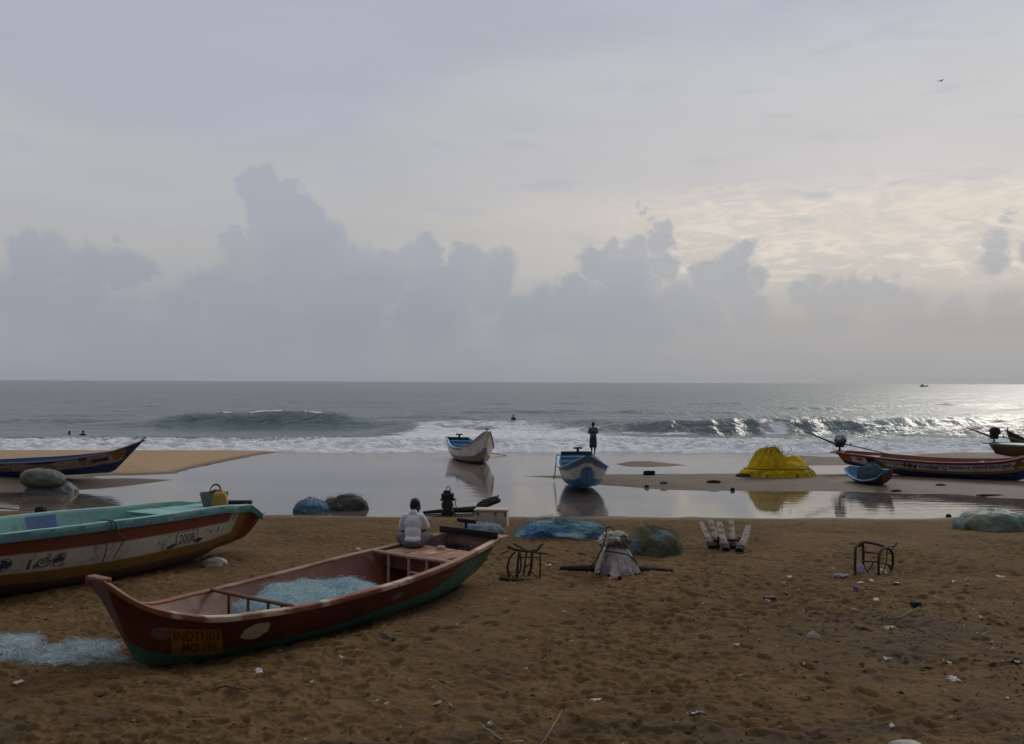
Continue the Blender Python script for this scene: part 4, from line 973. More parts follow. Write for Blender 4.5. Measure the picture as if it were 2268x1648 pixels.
def lump(name, label, cat, loc, dims, cols, seed, rz=0.0, group=None, mat=None, strand=0, slen=.3, sr=.0025, scols=None, tilt=(0, 0), **kw):
    V, n, n2, D = lump_arrays(dims, seed, **kw)
    q = fbm3(D.reshape(-1, 3) * 1.8 + seed, seed + 20, 4).reshape(n.shape)
    C = mixc(q, cols[0], cols[1], .40, .60)
    if len(cols) > 2: C = C + (np.array(cols[2]) - C) * sstep(fbm3(D.reshape(-1, 3) * 2.3 - seed, seed + 30, 4).reshape(n.shape), .54, .68)[..., None]
    mb = MB(); mb.grid(V, C, wrap=True)
    if strand:
        top = V.reshape(-1, 3); strands(mb, top[top[:, 2] > -0.02 * dims[2]], strand, slen, sr, scols or cols, seed)
    o = mb.build(name, mat or M_NET, None, vcol=True)
    o.location = loc; o.rotation_euler = (tilt[0], tilt[1], rz)
    return tag(o, label, cat, group)

def sheet_mat():
    m = pmat('loose_net', None, 0.95, 0.10, 10, bump=0.008, bscale=20, spec=0.1, vcol='Col')
    N = NT(m.node_tree); b = N.n['Principled BSDF']; tc = N.new('ShaderNodeTexCoord').outputs['Object']
    a = N.math('MULTIPLY', N.attr('thick'), N.mr(N.noise(tc, 16, 5, 0.7), 0.34, 0.60, 0.35, 1.0), clamp=True)
    N.put(b.inputs['Alpha'], a)
    return m
M_SHEET = sheet_mat()
# net lying in the red boat
def net_sheet(name, label, inv, fn, xr, yr, cols, seed, ns, M, res=(90, 46), sl=.28):
    X, Y = np.meshgrid(np.linspace(*xr, res[0]), np.linspace(*yr, res[1]), indexing='ij')
    Z, edge = fn(X, Y)
    q = fbm2(X * 1.3, Y * 1.3, seed, 4)
    C = mixc(q, cols[0], cols[1], .40, .62); C = C + (np.array(cols[2]) - C) * sstep(fbm2(X * 2, Y * 2, seed + 4, 4), .55, .70)[..., None]
    V = np.stack([X, Y, Z], -1)
    mb = MB(); idx = np.arange(X.size).reshape(X.shape); Fs = []
    for i in range(X.shape[0] - 1):
        for j in range(X.shape[1] - 1):
            if edge[i:i + 2, j:j + 2].min() > 0: Fs.append((idx[i, j], idx[i + 1, j], idx[i + 1, j + 1], idx[i, j + 1]))
    mb.add(V.reshape(-1, 3), Fs, C.reshape(-1, 3))
    ok = V[edge > 0.03]
    rg = np.random.default_rng(seed)
    for k in rg.integers(0, len(ok), ns):
        p = ok[k]; a = rg.uniform(0, 6.28); L = sl * rg.uniform(.3, 1.2); d = np.array([math.cos(a), math.sin(a), rg.normal() * .12]); e = np.array([-d[1], d[0], 0])
        t = np.linspace(0, 1, 6)[:, None]; h = abs(rg.normal()) * .035 + .006
        mb.tube(p + d * L * (t - .5) + e * rg.uniform(-.5, .5) * L * 4 * t * (1 - t) + np.array([0, 0, 1]) * h * 4 * t * (1 - t), (.0014 if rg.random() < .93 else .003) * rg.uniform(.7, 1.4), 3, cols[rg.integers(len(cols))], cap=False)
    if inv: mb.v = [inv(V_) for V_ in mb.v]
    mb.xf(M)
    o = mb.build(name, M_SHEET, None, vcol=True)
    th = np.full(mb.n, .6); th[:X.size] = np.clip(edge.ravel() * 2.6, 0, 1); set_attr(o.data, 'thick', th)
    return tag(o, label, 'net')
def netA(X, Y):
    e = 1 - ((X - 4.25) / 1.45) ** 2 - (np.abs(Y + .05) / .88) ** 2.6 + (fbm2(X * 2, Y * 2, 3, 4) - .5) * .7
    Z = .06 + .55 * np.clip(e, 0, 1) ** .5 * (0.55 + .9 * fbm2(X * 1.1, Y * 1.1, 8, 4)) + .10 * (fbm2(X * 5, Y * 5, 9, 3) - .5)
    return np.maximum(Z, .065), e
def inside_A(V_):
    V_ = V_.copy(); uu = np.linspace(0, 1, 300); xx = .5 * (crom(uu, BA['U'], BA['xk']) + crom(uu, BA['U'], BA['xg'])); u = np.interp(V_[:, 0], xx, uu)
    zk, zs, b_, e_ = (crom(u, BA['U'], BA[k]) for k in ('zk', 'zs', 'b', 'e')); v = np.clip((V_[:, 2] - zk) / (zs - zk), .02, .97)
    lim = np.maximum(b_ * v ** e_ - .085, .02); V_[:, 1] = np.clip(V_[:, 1], -lim, lim); return V_
net_sheet('fishing_net', 'pale blue fishing net heaped inside the red boat in front', inside_A, netA, (2.3, 6.4), (-.95, .95), [(0.54, 0.68, 0.70), (0.33, 0.52, 0.64), (0.68, 0.76, 0.70)], 5, 9000, MA, sl=.26)
# net spread on the sand at the lower left
pN = ground(90, 1452)
def netS(X, Y):
    W = pN.x + X, pN.y + Y
    e = 1 - (np.abs(X + .55) / 1.5) ** 2.4 - (Y / .75) ** 2 + (fbm2(X * 1.6, Y * 1.6, 13, 5) - .5) * 3.0 - .02
    g_ = hgt(W[0], W[1])
    return g_ - pN.z + .03 + .13 * np.clip(e, 0, 1) ** .7 * (.1 + 1.6 * fbm2(X * 2.4, Y * 2.4, 18, 4) ** 1.5), e
net_sheet('fishing_net', 'tangled grey blue fishing net spread on the sand by the red prow', None, netS, (-2.2, 1.7), (-1.1, 1.1), [(0.50, 0.60, 0.66), (0.24, 0.27, 0.25), (0.64, 0.71, 0.73)], 25, 6000, Matrix.Translation(pN), sl=.26)

def place(px, py, dx=0, dy=0, dz=0):
    g_ = ground(px, py); return Vector((g_.x + dx, g_.y + dy, g_.z + dz))
GREYG, YEL = (0.165, 0.19, 0.165), (0.20, 0.155, 0.045)
# pair in the water on the left
w0 = at_z(100, 1093, 0)
lump('net_bundle', 'large flattened grey net bundle standing in the water under another', 'net bundle', (w0.x + .1, w0.y + .3, -.06), (2.25, 1.5, 1.25), [(0.105, 0.12, 0.12), (0.15, 0.16, 0.15)], 31, strand=60, folds=.05, mat=M_CLOTHV)
lump('net_bundle', 'plump grey green net bundle with yellow end, resting on a grey one', 'net bundle', (w0.x - .12, w0.y + .05, .56), (1.95, 1.25, 1.0), [(0.125, 0.14, 0.12), (0.085, 0.10, 0.09), (0.16, 0.12, 0.045)], 33, strand=120, tilt=(.0, .10), flat=.75, amp=.13, f=1.4, mat=M_CLOTHV)
pl = MB(); pl.tube([(w0.x + .7, w0.y + .2, .62), (w0.x + 1.2, w0.y + .15, .58)], [.06, .035], 7)
tag(pl.build('pole', M_NAVYW), 'short dark pole end poking out between two grey net bundles', 'pole')
# bundles at the near edge of the lagoon
b = at_z(684, 1136, 0); lump('net_bundle', 'bright blue net bundle tied at the top at the lagoon edge', 'net bundle', (b.x, b.y + .35, -.02), (1.30, 1.1, .98), [(0.085, 0.16, 0.26), (0.13, 0.22, 0.31), (0.06, 0.11, 0.18)], 35, folds=.10, nf=14, strand=80, amp=.08)
kn = MB(); kn.lathe([(.14, .0), (.10, .05), (.06, .10), (.09, .15), (.02, .18)], 12, c=(b.x - .02, b.y + .3, .42)); tag(kn.build('rope_knot', pmat('pale_rope', (.38, .40, .42), .8, .2, 20, bump=.006)), 'pale rope knot on top of the bright blue net bundle', 'rope')
b = at_z(765, 1132, 0); lump('net_bundle', 'dark grey lumpy net bundle lying half in the lagoon', 'net bundle', (b.x + .05, b.y + .5, -.05), (1.45, 1.1, 1.15), [(0.055, 0.052, 0.052), (0.085, 0.08, 0.078), (0.11, 0.115, 0.11)], 37, strand=260, amp=.18, scols=[(.05, .05, .05), (.12, .12, .12)])
b = at_z(728, 1126, 0); lump('net_bundle', 'small olive net bundle between the bright blue and dark grey ones', 'net bundle', (b.x + .05, b.y + .7, -.03), (.9, .7, .7), [(0.10, 0.115, 0.075), (0.13, 0.14, 0.10)], 39, strand=60)
# heaps on the near sand
b = place(1245, 1196); lump('net_heap', 'long blue and green net heap on the sand, widest of the heaps', 'net heap', (b.x, b.y + .55, b.z - .03), (2.55, 1.35, .92), [(0.11, 0.22, 0.29), (0.08, 0.19, 0.36), (0.28, 0.40, 0.42)], 41, rz=-.05, strand=900, slen=.38, amp=.24, f=1.8, scols=[(.20, .28, .26), (.14, .18, .13), (.18, .27, .32)])
b = place(1452, 1231); lump('net_heap', 'domed olive and blue net heap beside the stacked white sacks', 'net heap', (b.x, b.y + .45, b.z - .03), (1.36, 1.15, 1.20), [(0.090, 0.085, 0.045), (0.115, 0.12, 0.075), (0.13, 0.18, 0.21)], 43, strand=420, amp=.09, scols=[(.14, .17, .15), (.10, .10, .06)])
b = place(2212, 1177); lump('net_bundle', 'long green net bundle with blue top by the right edge', 'net bundle', (b.x, b.y + .5, b.z - .03), (2.15, 1.25, 1.28), [(0.18, 0.185, 0.105), (0.12, 0.20, 0.155), (0.25, 0.31, 0.33)], 45, strand=260, folds=.10, nf=7, amp=.12, f=1.5, rz=.03, pw=.75, mat=M_CLOTHV)
b = place(473, 1254); lump('cloth_bundle', 'rounded dirty white bundle on the sand below the aqua boat', 'bundle', (b.x, b.y + .1, b.z - .02), (.54, .42, .40), [(0.36, 0.31, 0.27), (0.30, 0.25, 0.21)], 47, mat=M_CLOTHV, amp=.20, f=2.0)
b = place(1067, 1188); lump('net_bundle', 'silvery blue bundle behind the stern of the red boat', 'net bundle', (b.x, b.y + .3, b.z - .0), (1.25, .9, .74), [(0.25, 0.27, 0.28), (0.19, 0.22, 0.25), (0.09, 0.18, 0.32)], 49, folds=.08, nf=10, strand=90)
o = lump('net_heap', 'dark blue net lying in the small sky blue canoe', 'net heap', MG @ Vector((1.35, 0, .10)), (1.35, 1.0, 1.55), [(0.05, 0.085, 0.10), (0.075, 0.13, 0.17), (0.04, 0.05, 0.06)], 51, rz=-1.1, strand=160)
o = lump('net_heap', 'black net heap on the stern deck of the red boat', 'net heap', inA(.50, .0, .57), (.62, 1.15, .42), [(0.010, 0.010, 0.012), (0.02, 0.02, 0.022)], 53, rz=BA['rot'][2], strand=200, scols=[(.02, .02, .02)])
bb_ = MB(); bb_.box((.12, .0, 1.00), (.07, 1.42, .13), bev=.01); bb_.build('stern_beam', pmat('black_tarred_wood', (.010, .010, .011), .7, .2, 8, bump=.004), boatA)
mp = MB(); mp.box((.02, -.12, 1.20), (.05, .46, .08), bev=.008); mp.tube([(.04, -.12, 1.0), (.03, -.12, 1.2)], .03, 6); mp.build('motor_mount', bpy.data.materials['black_tarred_wood'], boatA)
lump('cloth_scrap', 'small pinkish cloth crumpled on the hatches beside the sitting person', 'cloth', inA(1.0, .02, .77), (.20, .16, .16), [(0.36, 0.23, 0.17), (.30, .18, .13)], 55, mat=M_CLOTHV)

# the big yellow net pile on the sandbank
yb = ground(1731, 1058)
def yellow():
    root = empty('net_pile', 'big yellow net pile with two humps on the sandbank', 'net pile', (yb.x, yb.y + 1.0, yb.z - .03))
    nr, nt = 46, 150; r = np.linspace(0, 1, nr); t = np.linspace(0, 2 * math.pi, nt, endpoint=False)
    RR, TT = np.meshgrid(r, t, indexing='ij')
    ed = 1 + .16 * (fbm2(np.cos(TT) * 4 + 9, np.sin(TT) * 4, 5, 3) - .5) * 2
    X = 1.92 * RR * np.cos(TT) * ed; Y = 1.05 * RR * np.sin(TT) * ed
    def hump(x0, y0, sx, sy, h, p): return h * np.clip(1 - ((X - x0) / sx) ** 2 - ((Y - y0) / sy) ** 2, 0, None) ** p
    H = np.maximum(hump(-.38, .05, 1.10, .92, 1.52, .50), hump(.74, .05, 1.02, .86, 1.06, .46))
    an = np.arctan2(Y, X + .38); fold = np.abs(np.sin(an * 5 + 3 * fbm2(X * 1.2, Y * 1.2, 4, 3)))
    H = H * (1 - .15 * (1 - fold)) + .22 * (fbm2(X * 2.2, Y * 2.2, 8, 5) - .5) * (H > .05)
    sk = np.where(H < .34, .34 * (1 - np.clip((RR - .86) / .14, 0, 1) ** 2) * (.72 + .5 * vn2(TT * 9, RR * 3, 14)), 0)
    Z = np.maximum(H, sk)
    C = mixc(fbm2(X * 1.5, Z * 1.5, 3, 4), (0.60, 0.385, 0.010), (0.45, 0.305, 0.014), .4, .6)
    C = C + (np.array((.52, .44, .10)) - C) * (sstep(fbm2(X * 3, Z * 3 + 2, 6, 4), .58, .68) * sstep(X, .4, 1.0))[..., None]
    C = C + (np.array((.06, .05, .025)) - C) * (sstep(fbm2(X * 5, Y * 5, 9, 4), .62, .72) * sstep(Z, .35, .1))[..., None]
    mb = MB(); mb.grid(np.stack([X, Y, Z], -1), C, wrap=True)
    strands(mb, np.stack([X, Y, Z], -1)[3:], 300, .35, .004, [(.22, .18, .02), (.15, .12, .02)], 3)
    mb.build('net', pmat('yellow_net', None, .85, .25, 9, bump=.05, bscale=9, spec=.15, vcol='Col'), root, vcol=True)
    tt = np.linspace(math.pi * .98, math.pi * 2.04, 44); rp = MB()
    rp.tube(np.stack([1.66 * np.cos(tt), .96 * np.sin(tt) - .03, .40 + .05 * vn2(tt * 4, tt * 0, 3)], -1), .022, 6); rp.build('rope', pmat('dark_rope', (.055, .045, .02), .9, .2, 20), root)
    wm = pmat('black_wire', (.02, .02, .02), .6, .1, 20); w = MB()
    w.tube(curve([(.28, -.15, 1.05), (.22, -.15, 1.5), (.12, -.15, 1.62), (.02, -.15, 1.38)], 16), .012, 5); w.tube(curve([(.30, -.2, 1.05), (.62, -.15, 1.28), (.72, -.15, 1.38), (.55, -.15, 1.54)], 12), .012, 5)
    w.tube(curve([(.3, -.2, 1.02), (.6, -.2, 1.12), (.9, -.2, 1.08)], 10), .012, 5); w.build('wire', wm, root)
    dr = MB(); V, n, n2, D = lump_arrays((.8, .5, .3), 91, amp=.3); dr.grid(V + np.array([-1.75, -.35, .02]), np.broadcast_to((.045, .04, .028), V.shape), wrap=True); dr.build('frayed_end', M_NET, root, vcol=True)
yellow()

# white sacks piled on crossed sticks
def sticks(mb, pts, r, n=6, wob=.02, seed=0):
    P = curve(pts, max(8, 4 * len(pts))); rg = np.random.default_rng(seed); P = P + rg.normal(size=P.shape) * wob * .13
    mb.tube(P, np.linspace(r, r * .75, len(P)), n)
M_STICK = pmat('grey_brown_stick', (.060, .042, .028), .9, .3, 12, bump=.01, bscale=40)
M_DARKSTICK = pmat('dark_wet_wood', (.026, .018, .013), .85, .3, 10, bump=.01, bscale=30)
s0 = place(1362, 1270)
root = empty('sack_pile', 'white sacks tied over a leaning stick, dirty round one on top', 'sack pile', s0)
zz_, tt_ = np.meshgrid(np.linspace(0, 1, 46), np.linspace(0, 2 * math.pi, 120, endpoint=False), indexing='ij')
cs_, sn_ = np.cos(tt_), np.sin(tt_)
pl_ = np.abs(fbm2(cs_ * 3.2 + 7, sn_ * 3.2 + zz_ * .7, 9, 4) - .5) * 2; hm_ = fbm2(cs_ * 2.4, sn_ * 2.4, 12, 3)
rad = (.47 - .21 * zz_ ** .8) * (1 + (.42 * pl_ - .12) * (1.15 - zz_)) + .05 * (fbm2(cs_ * 6, sn_ * 6 + zz_ * 6, 15, 3) - .5)
V = np.stack([rad * cs_ * 1.0 + .06 * (1 - zz_), rad * sn_ * .78, .60 * zz_ + .14 * (hm_ - .45) * (1 - zz_) ** 2], -1)
C = mixc(fbm3(V.reshape(-1, 3) * 4, 3, 4).reshape(zz_.shape), (.50, .48, .47), (.27, .24, .21), .50, .62)
mb = MB(); mb.grid(V, C, wrap=True); mb.build('lower_sack', M_CLOTHV, root, vcol=True)
V, n, n2, D = lump_arrays((.66, .52, .46), 63, amp=.17, f=1.5, flat=.8, nu=110, nv=60)
cr_ = np.abs(fbm3(D.reshape(-1, 3) * np.array([5, 5, 2.2]) + 3, 71, 4).reshape(n.shape) - .5); V *= (1.06 - .42 * np.clip(.16 - cr_, 0, 1) / .16 * .5)[..., None]
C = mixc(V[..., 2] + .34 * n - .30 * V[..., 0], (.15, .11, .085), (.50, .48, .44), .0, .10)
mb = MB(); mb.grid(V + np.array([-.02, 0, .66]), C, wrap=True); mb.build('upper_sack', M_CLOTHV, root, vcol=True)
fl = MB(); fl.grid(np.stack([np.stack([-.23 - .18 * t - .06 * np.sin(np.linspace(0, 3.1, 5)), -.26 + .10 * np.linspace(-1, 1, 5), np.full(5, .60 - .50 * t) + .02 * np.cos(np.linspace(0, 6, 5))], -1) for t in np.linspace(0, 1, 9)]))
o_ = fl.build('cloth_flap', pmat('white_flap', (.46, .45, .46), .7, .15, 8), root); o_.modifiers.new('Solid', 'SOLIDIFY').thickness = .012
st = MB(); sticks(st, [(-.62, -.05, .02), (-.38, -.28, .42), (-.22, -.22, .80), (-.20, -.15, .98), (-.10, -.2, 1.0), (-.06, -.2, .92)], .016, seed=3); st.build('stick', M_STICK, root)
rp = MB(); rp.tube(curve([(-.30, -.22, .52), (-.05, -.30, .50), (.22, -.26, .44), (.40, -.12, .30), (.46, -.12, .10), (.55, -.14, .01)], 24), .016, 6); rp.build('rope', pmat('green_rope', (.04, .055, .045), .9, .2, 20), root)
lg0, lg1 = place(1240, 1261), place(1490, 1268)
lg = MB(); P = curve([(*lg0[:2], lg0.z + .03), (*((lg0 + lg1) / 2)[:2], lg0.z + .06), (*lg1[:2], lg1.z + .03)], 18); lg.tube(P, .035 + .05 * np.sin(np.linspace(.15, 3.0, 18)), 8)
tag(lg.build('log', M_DARKSTICK), 'long dark branch lying on the sand under the white sacks', 'log')
cn = place(1365, 1287); c_ = MB(); c_.lathe([(.0, -.11), (.06, -.11), (.062, .11), (.05, .11), (.048, -.09)], 14, rot=(1.45, 0, .5)); o_ = c_.build('tin_can', pmat('orange_can', (.33, .14, .07), .5, .2, 8)); o_.location = (cn.x, cn.y, cn.z + .055); tag(o_, 'orange tin can lying with its dark mouth by the white sacks', 'can')
bs = place(1390, 1285); lump('plastic_scrap', 'pale grey plastic rag beside the orange tin can', 'litter', (bs.x - .32, bs.y, bs.z), (.14, .10, .14), [(.42, .42, .40), (.36, .35, .33)], 65, mat=M_CLOTHV)
gs = place(1288, 1232); lump('plastic_scrap', 'dark green crumpled plastic on the sand left of the white sacks', 'litter', (gs.x, gs.y, gs.z), (.20, .14, .20), [(.03, .045, .028), (.05, .06, .04)], 67, mat=M_CLOTHV)

# raft logs fanned on a low trestle
M_LOG = pmat('weathered_log', (.30, .25, .21), .9, .35, 5, bump=.012, bscale=34, col2=(.11, .08, .06), patch=(.5, .62), pscale=5)
M_LOG_END = pmat('dark_log_end', (.022, .017, .013), .9, .3, 10)
def split_log(pn, pf, w, label, seed, kink=.0):
    a = ground(*pn); a = Vector((a.x, a.y, a.z + .10))
    f_ = at_y(pf[0], pf[1], a.y + 1.15)
    root = empty('raft_log', label, 'log', a, group='old raft logs fanned out on the sand')
    w *= 1.12
    d = f_ - a; P = curve([(0, 0, 0), (d.x * .5 + kink, d.y * .5, d.z * .52), tuple(d)], 14); rg = np.random.default_rng(seed)
    mb = MB(); nseg = 12; rings = []
    dn = np.array(d.normalized()); sx = np.cross(dn, [0, 0, 1]); sx /= np.linalg.norm(sx); sz = np.cross(sx, dn)
    sg = lambda a: math.copysign(abs(a) ** .45, a)
    prof = [(sg(math.cos(q)), sg(math.sin(q)) * .7) for q in np.linspace(0, 2 * math.pi, nseg, endpoint=False)]; pr = rg.uniform(.86, 1.08, nseg)
    for i, p in enumerate(P):
        k = .94 + .10 * vn2(np.array([i * .5 + seed]), np.array([0.]), 3)[0]; k *= 1 - .25 * (i / 13)
        rings.append([p + (sx * cx_ * w * .5 + sz * cz_ * w * .36) * pr[j] * k for j, (cx_, cz_) in enumerate(prof)])
    V = np.array(rings); mb.grid(V[2:], wrap=True); mb.add(V[-1], [tuple(range(nseg))[::-1]]); mb.build('shaft', M_LOG, root)
    en = MB(); en.grid(V[:3] * 1.0, wrap=True); en.add(V[0], [tuple(range(nseg))]); en.build('dark_end', M_LOG_END, root)  # near end of each log, coloured much darker than its shaft
for i, (pn, pf, w, lab, kk) in enumerate((((1575, 1221), (1551, 1158), .17, 'leftmost grey log of the fan, leaning outwards on the sand', 0), ((1586, 1219), (1572, 1153), .18, 'second grey log from the left in the fan on the sand', .02),
        ((1607, 1226), (1592, 1158), .19, 'middle grey log of the fan with a broad dark end', -.02), ((1623, 1222), (1618, 1152), .17, 'tallest upright grey log of the fan, right of the middle', 0), ((1636, 1228), (1656, 1166), .18, 'separate grey log at the right of the fan, leaning right', .03))):
    split_log(pn, pf, w, lab, 70 + i, kk)
t0, t1 = ground(1572, 1216), ground(1640, 1218)
tr = MB(); sticks(tr, [(t0.x, 24.75, t0.z + .30), (t1.x, 24.75, t0.z + .30)], .04, seed=8)
for xx in (t0.x + .1, t1.x - .1): sticks(tr, [(xx, 24.8, t0.z - .1), (xx, 24.75, t0.z + .38)], .035, seed=9)
tag(tr.build('trestle', M_DARKSTICK), 'low dark stick trestle behind the fanned raft logs', 'trestle')

# stick stool in the middle and bent metal frame on the right
f0 = place(1160, 1284)
root = empty('stick_frame', 'rickety frame of bent branches standing on the sand behind the red boat', 'frame', f0)
PXM = f0.y / F
def fp(px, py, dy=0.0): return tuple(at_y(px, py, f0.y + dy) - f0)
lgs = [[(1127, 1281), (1124, 1254), (1128, 1238), (1140, 1222)], [(1143, 1287), (1146, 1255), (1149, 1222)], [(1158, 1276), (1163, 1245), (1166, 1219)], [(1172, 1274), (1177, 1245), (1178, 1218)], [(1195, 1287), (1196, 1255), (1196, 1223)], [(1143, 1281), (1153, 1255), (1152, 1225)]]
for k, L_ in enumerate(lgs):
    m_ = MB(); dy = (0, 0, .45, .45, .05, .1)[k]; sticks(m_, [fp(x_, y_, dy) for x_, y_ in L_], (.028, .036, .025, .038, .022, .025)[k], seed=20 + k, wob=.03); m_.build('leg', M_STICK, root)
m_ = MB()
for k, (L_, dy, r_) in enumerate((([(1124, 1210), (1145, 1218), (1172, 1220), (1190, 1218)], .1, .026), ([(1137, 1204), (1160, 1216), (1172, 1219)], .45, .016), ([(1190, 1216), (1202, 1204)], .4, .024), ([(1165, 1221), (1213, 1227)], .05, .018), ([(1108, 1228), (1128, 1218)], .1, .012))): sticks(m_, [fp(x_, y_, dy) for x_, y_ in L_], r_ * 1.35, seed=40 + k, wob=.03)
m_.build('top_sticks', M_STICK, root)
for k, (L_, dy, r_) in enumerate((([(1106, 1280), (1140, 1284), (1180, 1286)], -.05, .030), ([(1110, 1276), (1180, 1277)], .35, .022), ([(1150, 1282), (1196, 1285)], .05, .020), ([(1140, 1284), (1126, 1266)], .02, .012), ([(1172, 1262), (1195, 1284)], .15, .012), ([(1145, 1234), (1192, 1235)], .1, .010), ([(1163, 1258), (1180, 1240)], .4, .011))):
    m_ = MB(); sticks(m_, [fp(x_, y_, dy) for x_, y_ in L_], r_ * 1.35, seed=50 + k, wob=.03); m_.build('brace', M_STICK, root)
f1 = place(1937, 1275)
root = empty('metal_frame', 'rusty metal frame with hooped sides standing on the littered sand', 'frame', f1)
M_RUST = pmat('dark_rust', (.050, .028, .022), .8, .3, 14, bump=.004, col2=(.022, .016, .015), patch=(.5, .6), pscale=9)
QX = f1.y / F
def fq(px, py, dy=0.0): return tuple(at_y(px, py, f1.y + dy) - f1)
def hoop(pts, r=.022, nm='hoop'):
    m_ = MB(); m_.tube(curve([fq(*p) for p in pts], 36), r, 8); m_.build(nm, M_RUST, root)
hoop([(1893, 1276, 0), (1893, 1240, 0), (1894, 1216, .02), (1899, 1207, .12), (1907, 1201, .28), (1911, 1216, .4), (1911, 1250, .42), (1913, 1272, .42)], .030)
hoop([(1945, 1281, -.05), (1945, 1245, -.05), (1947, 1226, 0), (1954, 1216, .12), (1964, 1214, .28), (1974, 1222, .42), (1977, 1240, .48), (1974, 1260, .48), (1966, 1278, .42)], .030)
for k, L_ in enumerate(([(1902, 1210, .2), (1910, 1201, .3), (1935, 1204, .3), (1962, 1212, .3)], [(1909, 1221, .35), (1945, 1226, 0)], [(1909, 1242, .35), (1945, 1245, -.02)], [(1948, 1247, -.02), (1964, 1249, .3), (1976, 1258, .45)])):
    m_ = MB(); m_.tube(curve([fq(*p) for p in L_], 14), (.030, .018, .018, .016)[k], 7); m_.build('crossbar', M_RUST, root)
m_ = MB()
for L_ in ([(1908, 1248, .4), (1921, 1263, .35), (1934, 1246, .1)], [(1921, 1263, .35), (1920, 1272, .38), (1944, 1276, .1)], [(1966, 1228, .3), (1986, 1202, .5)], [(1955, 1213, .3), (1985, 1208, .5)], [(1964, 1249, .3), (1980, 1274, .42)], [(1964, 1215, .28), (1962, 1246, .3), (1954, 1270, .1)]): m_.tube(curve([fq(*p) for p in L_], 12), .013, 6)
m_.build('brace_rods', M_RUST, root)
b = place(1913, 1272); lump('plastic_bag', 'lilac white plastic bag caught at the left foot of the metal frame', 'bag', (b.x - .05, b.y + .1, b.z), (.20, .16, .44), [(.36, .33, .40), (.44, .42, .46)], 69, mat=M_CLOTHV)
b = place(1957, 1274); lump('plastic_bag', 'cream plastic bag under the right hoop of the metal frame', 'bag', (b.x, b.y + .15, b.z), (.26, .18, .20), [(.46, .40, .32), (.38, .33, .27)], 70, mat=M_CLOTHV)

# engine on the shore with beam, driftwood and polystyrene box
e0 = ground(991, 1141)
root = empty('engine', 'black upright boat engine with carrying loop standing by the lagoon', 'engine', e0)
M_ENG = pmat('oily_black_metal', (.022, .024, .026), .5, .3, 9, bump=.006, metal=.2); M_ENG2 = pmat('grey_green_metal', (.035, .045, .042), .55, .3, 9, bump=.006, metal=.2)
def eng_box(c, d, mat, nm, rot=None, bev=.03):
    m_ = MB(); m_.box(c, d, rot, bev=bev); m_.build(nm, mat, root)
eng_box((0, 0, .72), (.46, .42, .20), M_ENG, 'fuel_tank', bev=.06); eng_box((-.02, .02, .86), (.26, .30, .10), M_ENG, 'air_filter'); eng_box((.0, 0, .58), (.54, .36, .08), M_ENG2, 'cowl')
m_ = MB(); m_.lathe([(.0, -.16), (.19, -.16), (.22, -.10), (.22, .10), (.18, .16), (.0, .16)], 22, c=(-.01, 0, .38), rot=(math.pi / 2, 0, 0)); m_.build('flywheel_housing', M_ENG2, root)
eng_box((0, .02, .12), (.44, .34, .16), M_ENG, 'base'); eng_box((0, 0, .22), (.30, .26, .10), M_ENG2, 'crankcase')
for s in (-1, 1): eng_box((s * .17, 0, .025), (.09, .40, .05), M_ENG, 'skid', bev=.01)
m_ = MB(); tt = np.linspace(0, math.pi, 14); m_.tube(np.stack([.02 + .085 * np.cos(tt), 0 * tt, .90 + .15 * np.sin(tt)], -1), .016, 7); m_.build('carrying_loop', M_ENG, root)
m_ = MB(); m_.tube(curve([(.20, -.15, .64), (.31, -.18, .60), (.28, -.2, .42), (.34, -.2, .32), (.26, -.15, .26)], 20), .016, 6); m_.tube(curve([(.24, -.1, .30), (.20, -.2, .14), (.34, -.2, .04)], 14), .03, 6); m_.tube(curve([(-.1, -.22, .36), (.05, -.24, .52), (.1, -.2, .66)], 12), .01, 5); m_.build('hose', M_ENG2, root)
bA, bB = ground(935, 1141), ground(1055, 1141)
m_ = MB(); P = curve([(bA.x, bA.y + .35, bA.z + .05), (e0.x, e0.y + .5, e0.z + .10), (bB.x, bB.y + .6, bB.z + .14)], 16); m_.tube(P, np.linspace(.05, .13, 16), 8)
tag(m_.build('log', M_DARKSTICK), 'thick dark beam lying behind the upright engine at the shore', 'log')
dw = ground(1078, 1141)
V, n, n2, D = lump_arrays((.95, .5, .56), 83, amp=.42, f=2.2); V[..., 2] += .36 * V[..., 0]
m_ = MB(); m_.grid(V, np.broadcast_to((.045, .034, .03), V.shape), wrap=True); m_.tube([(.35, 0, .3), (.44, 0, .42)], [.06, .02], 6, (.07, .055, .05)); o_ = m_.build('driftwood', pmat('driftwood_bark', None, .9, .35, 8, bump=.02, bscale=20, vcol='Col'), None, vcol=True); o_.location = (dw.x - .02, dw.y + .9, dw.z + .22); tag(o_, 'dark splintered driftwood stump behind the white box', 'driftwood')
x0 = place(1088, 1168)
root = empty('foam_box', 'large white polystyrene box behind the red boat stern', 'box', (x0.x, x0.y + .3, x0.z - .02), (0, 0, -.12))
M_FOAM = pmat('old_polystyrene', (.46, .38, .32), .9, .08, 6, bump=.003, col2=(.38, .29, .23), patch=(.55, .75), pscale=3)
m_ = MB(); m_.box((0, 0, .25), (1.02, .55, .50), bev=.02); m_.build('box_body', M_FOAM, root); m_ = MB(); m_.box((0, 0, .535), (1.06, .59, .07), bev=.02); m_.build('lid', M_FOAM, root)
for xx in (-.40, .16, .47):
    m_ = MB(); m_.box((xx, -.285, .44), (.07, .03, .09), bev=.008); m_.build('strap_mark', pmat('brown_tape', (.14, .10, .07), .8, .2, 6), root)

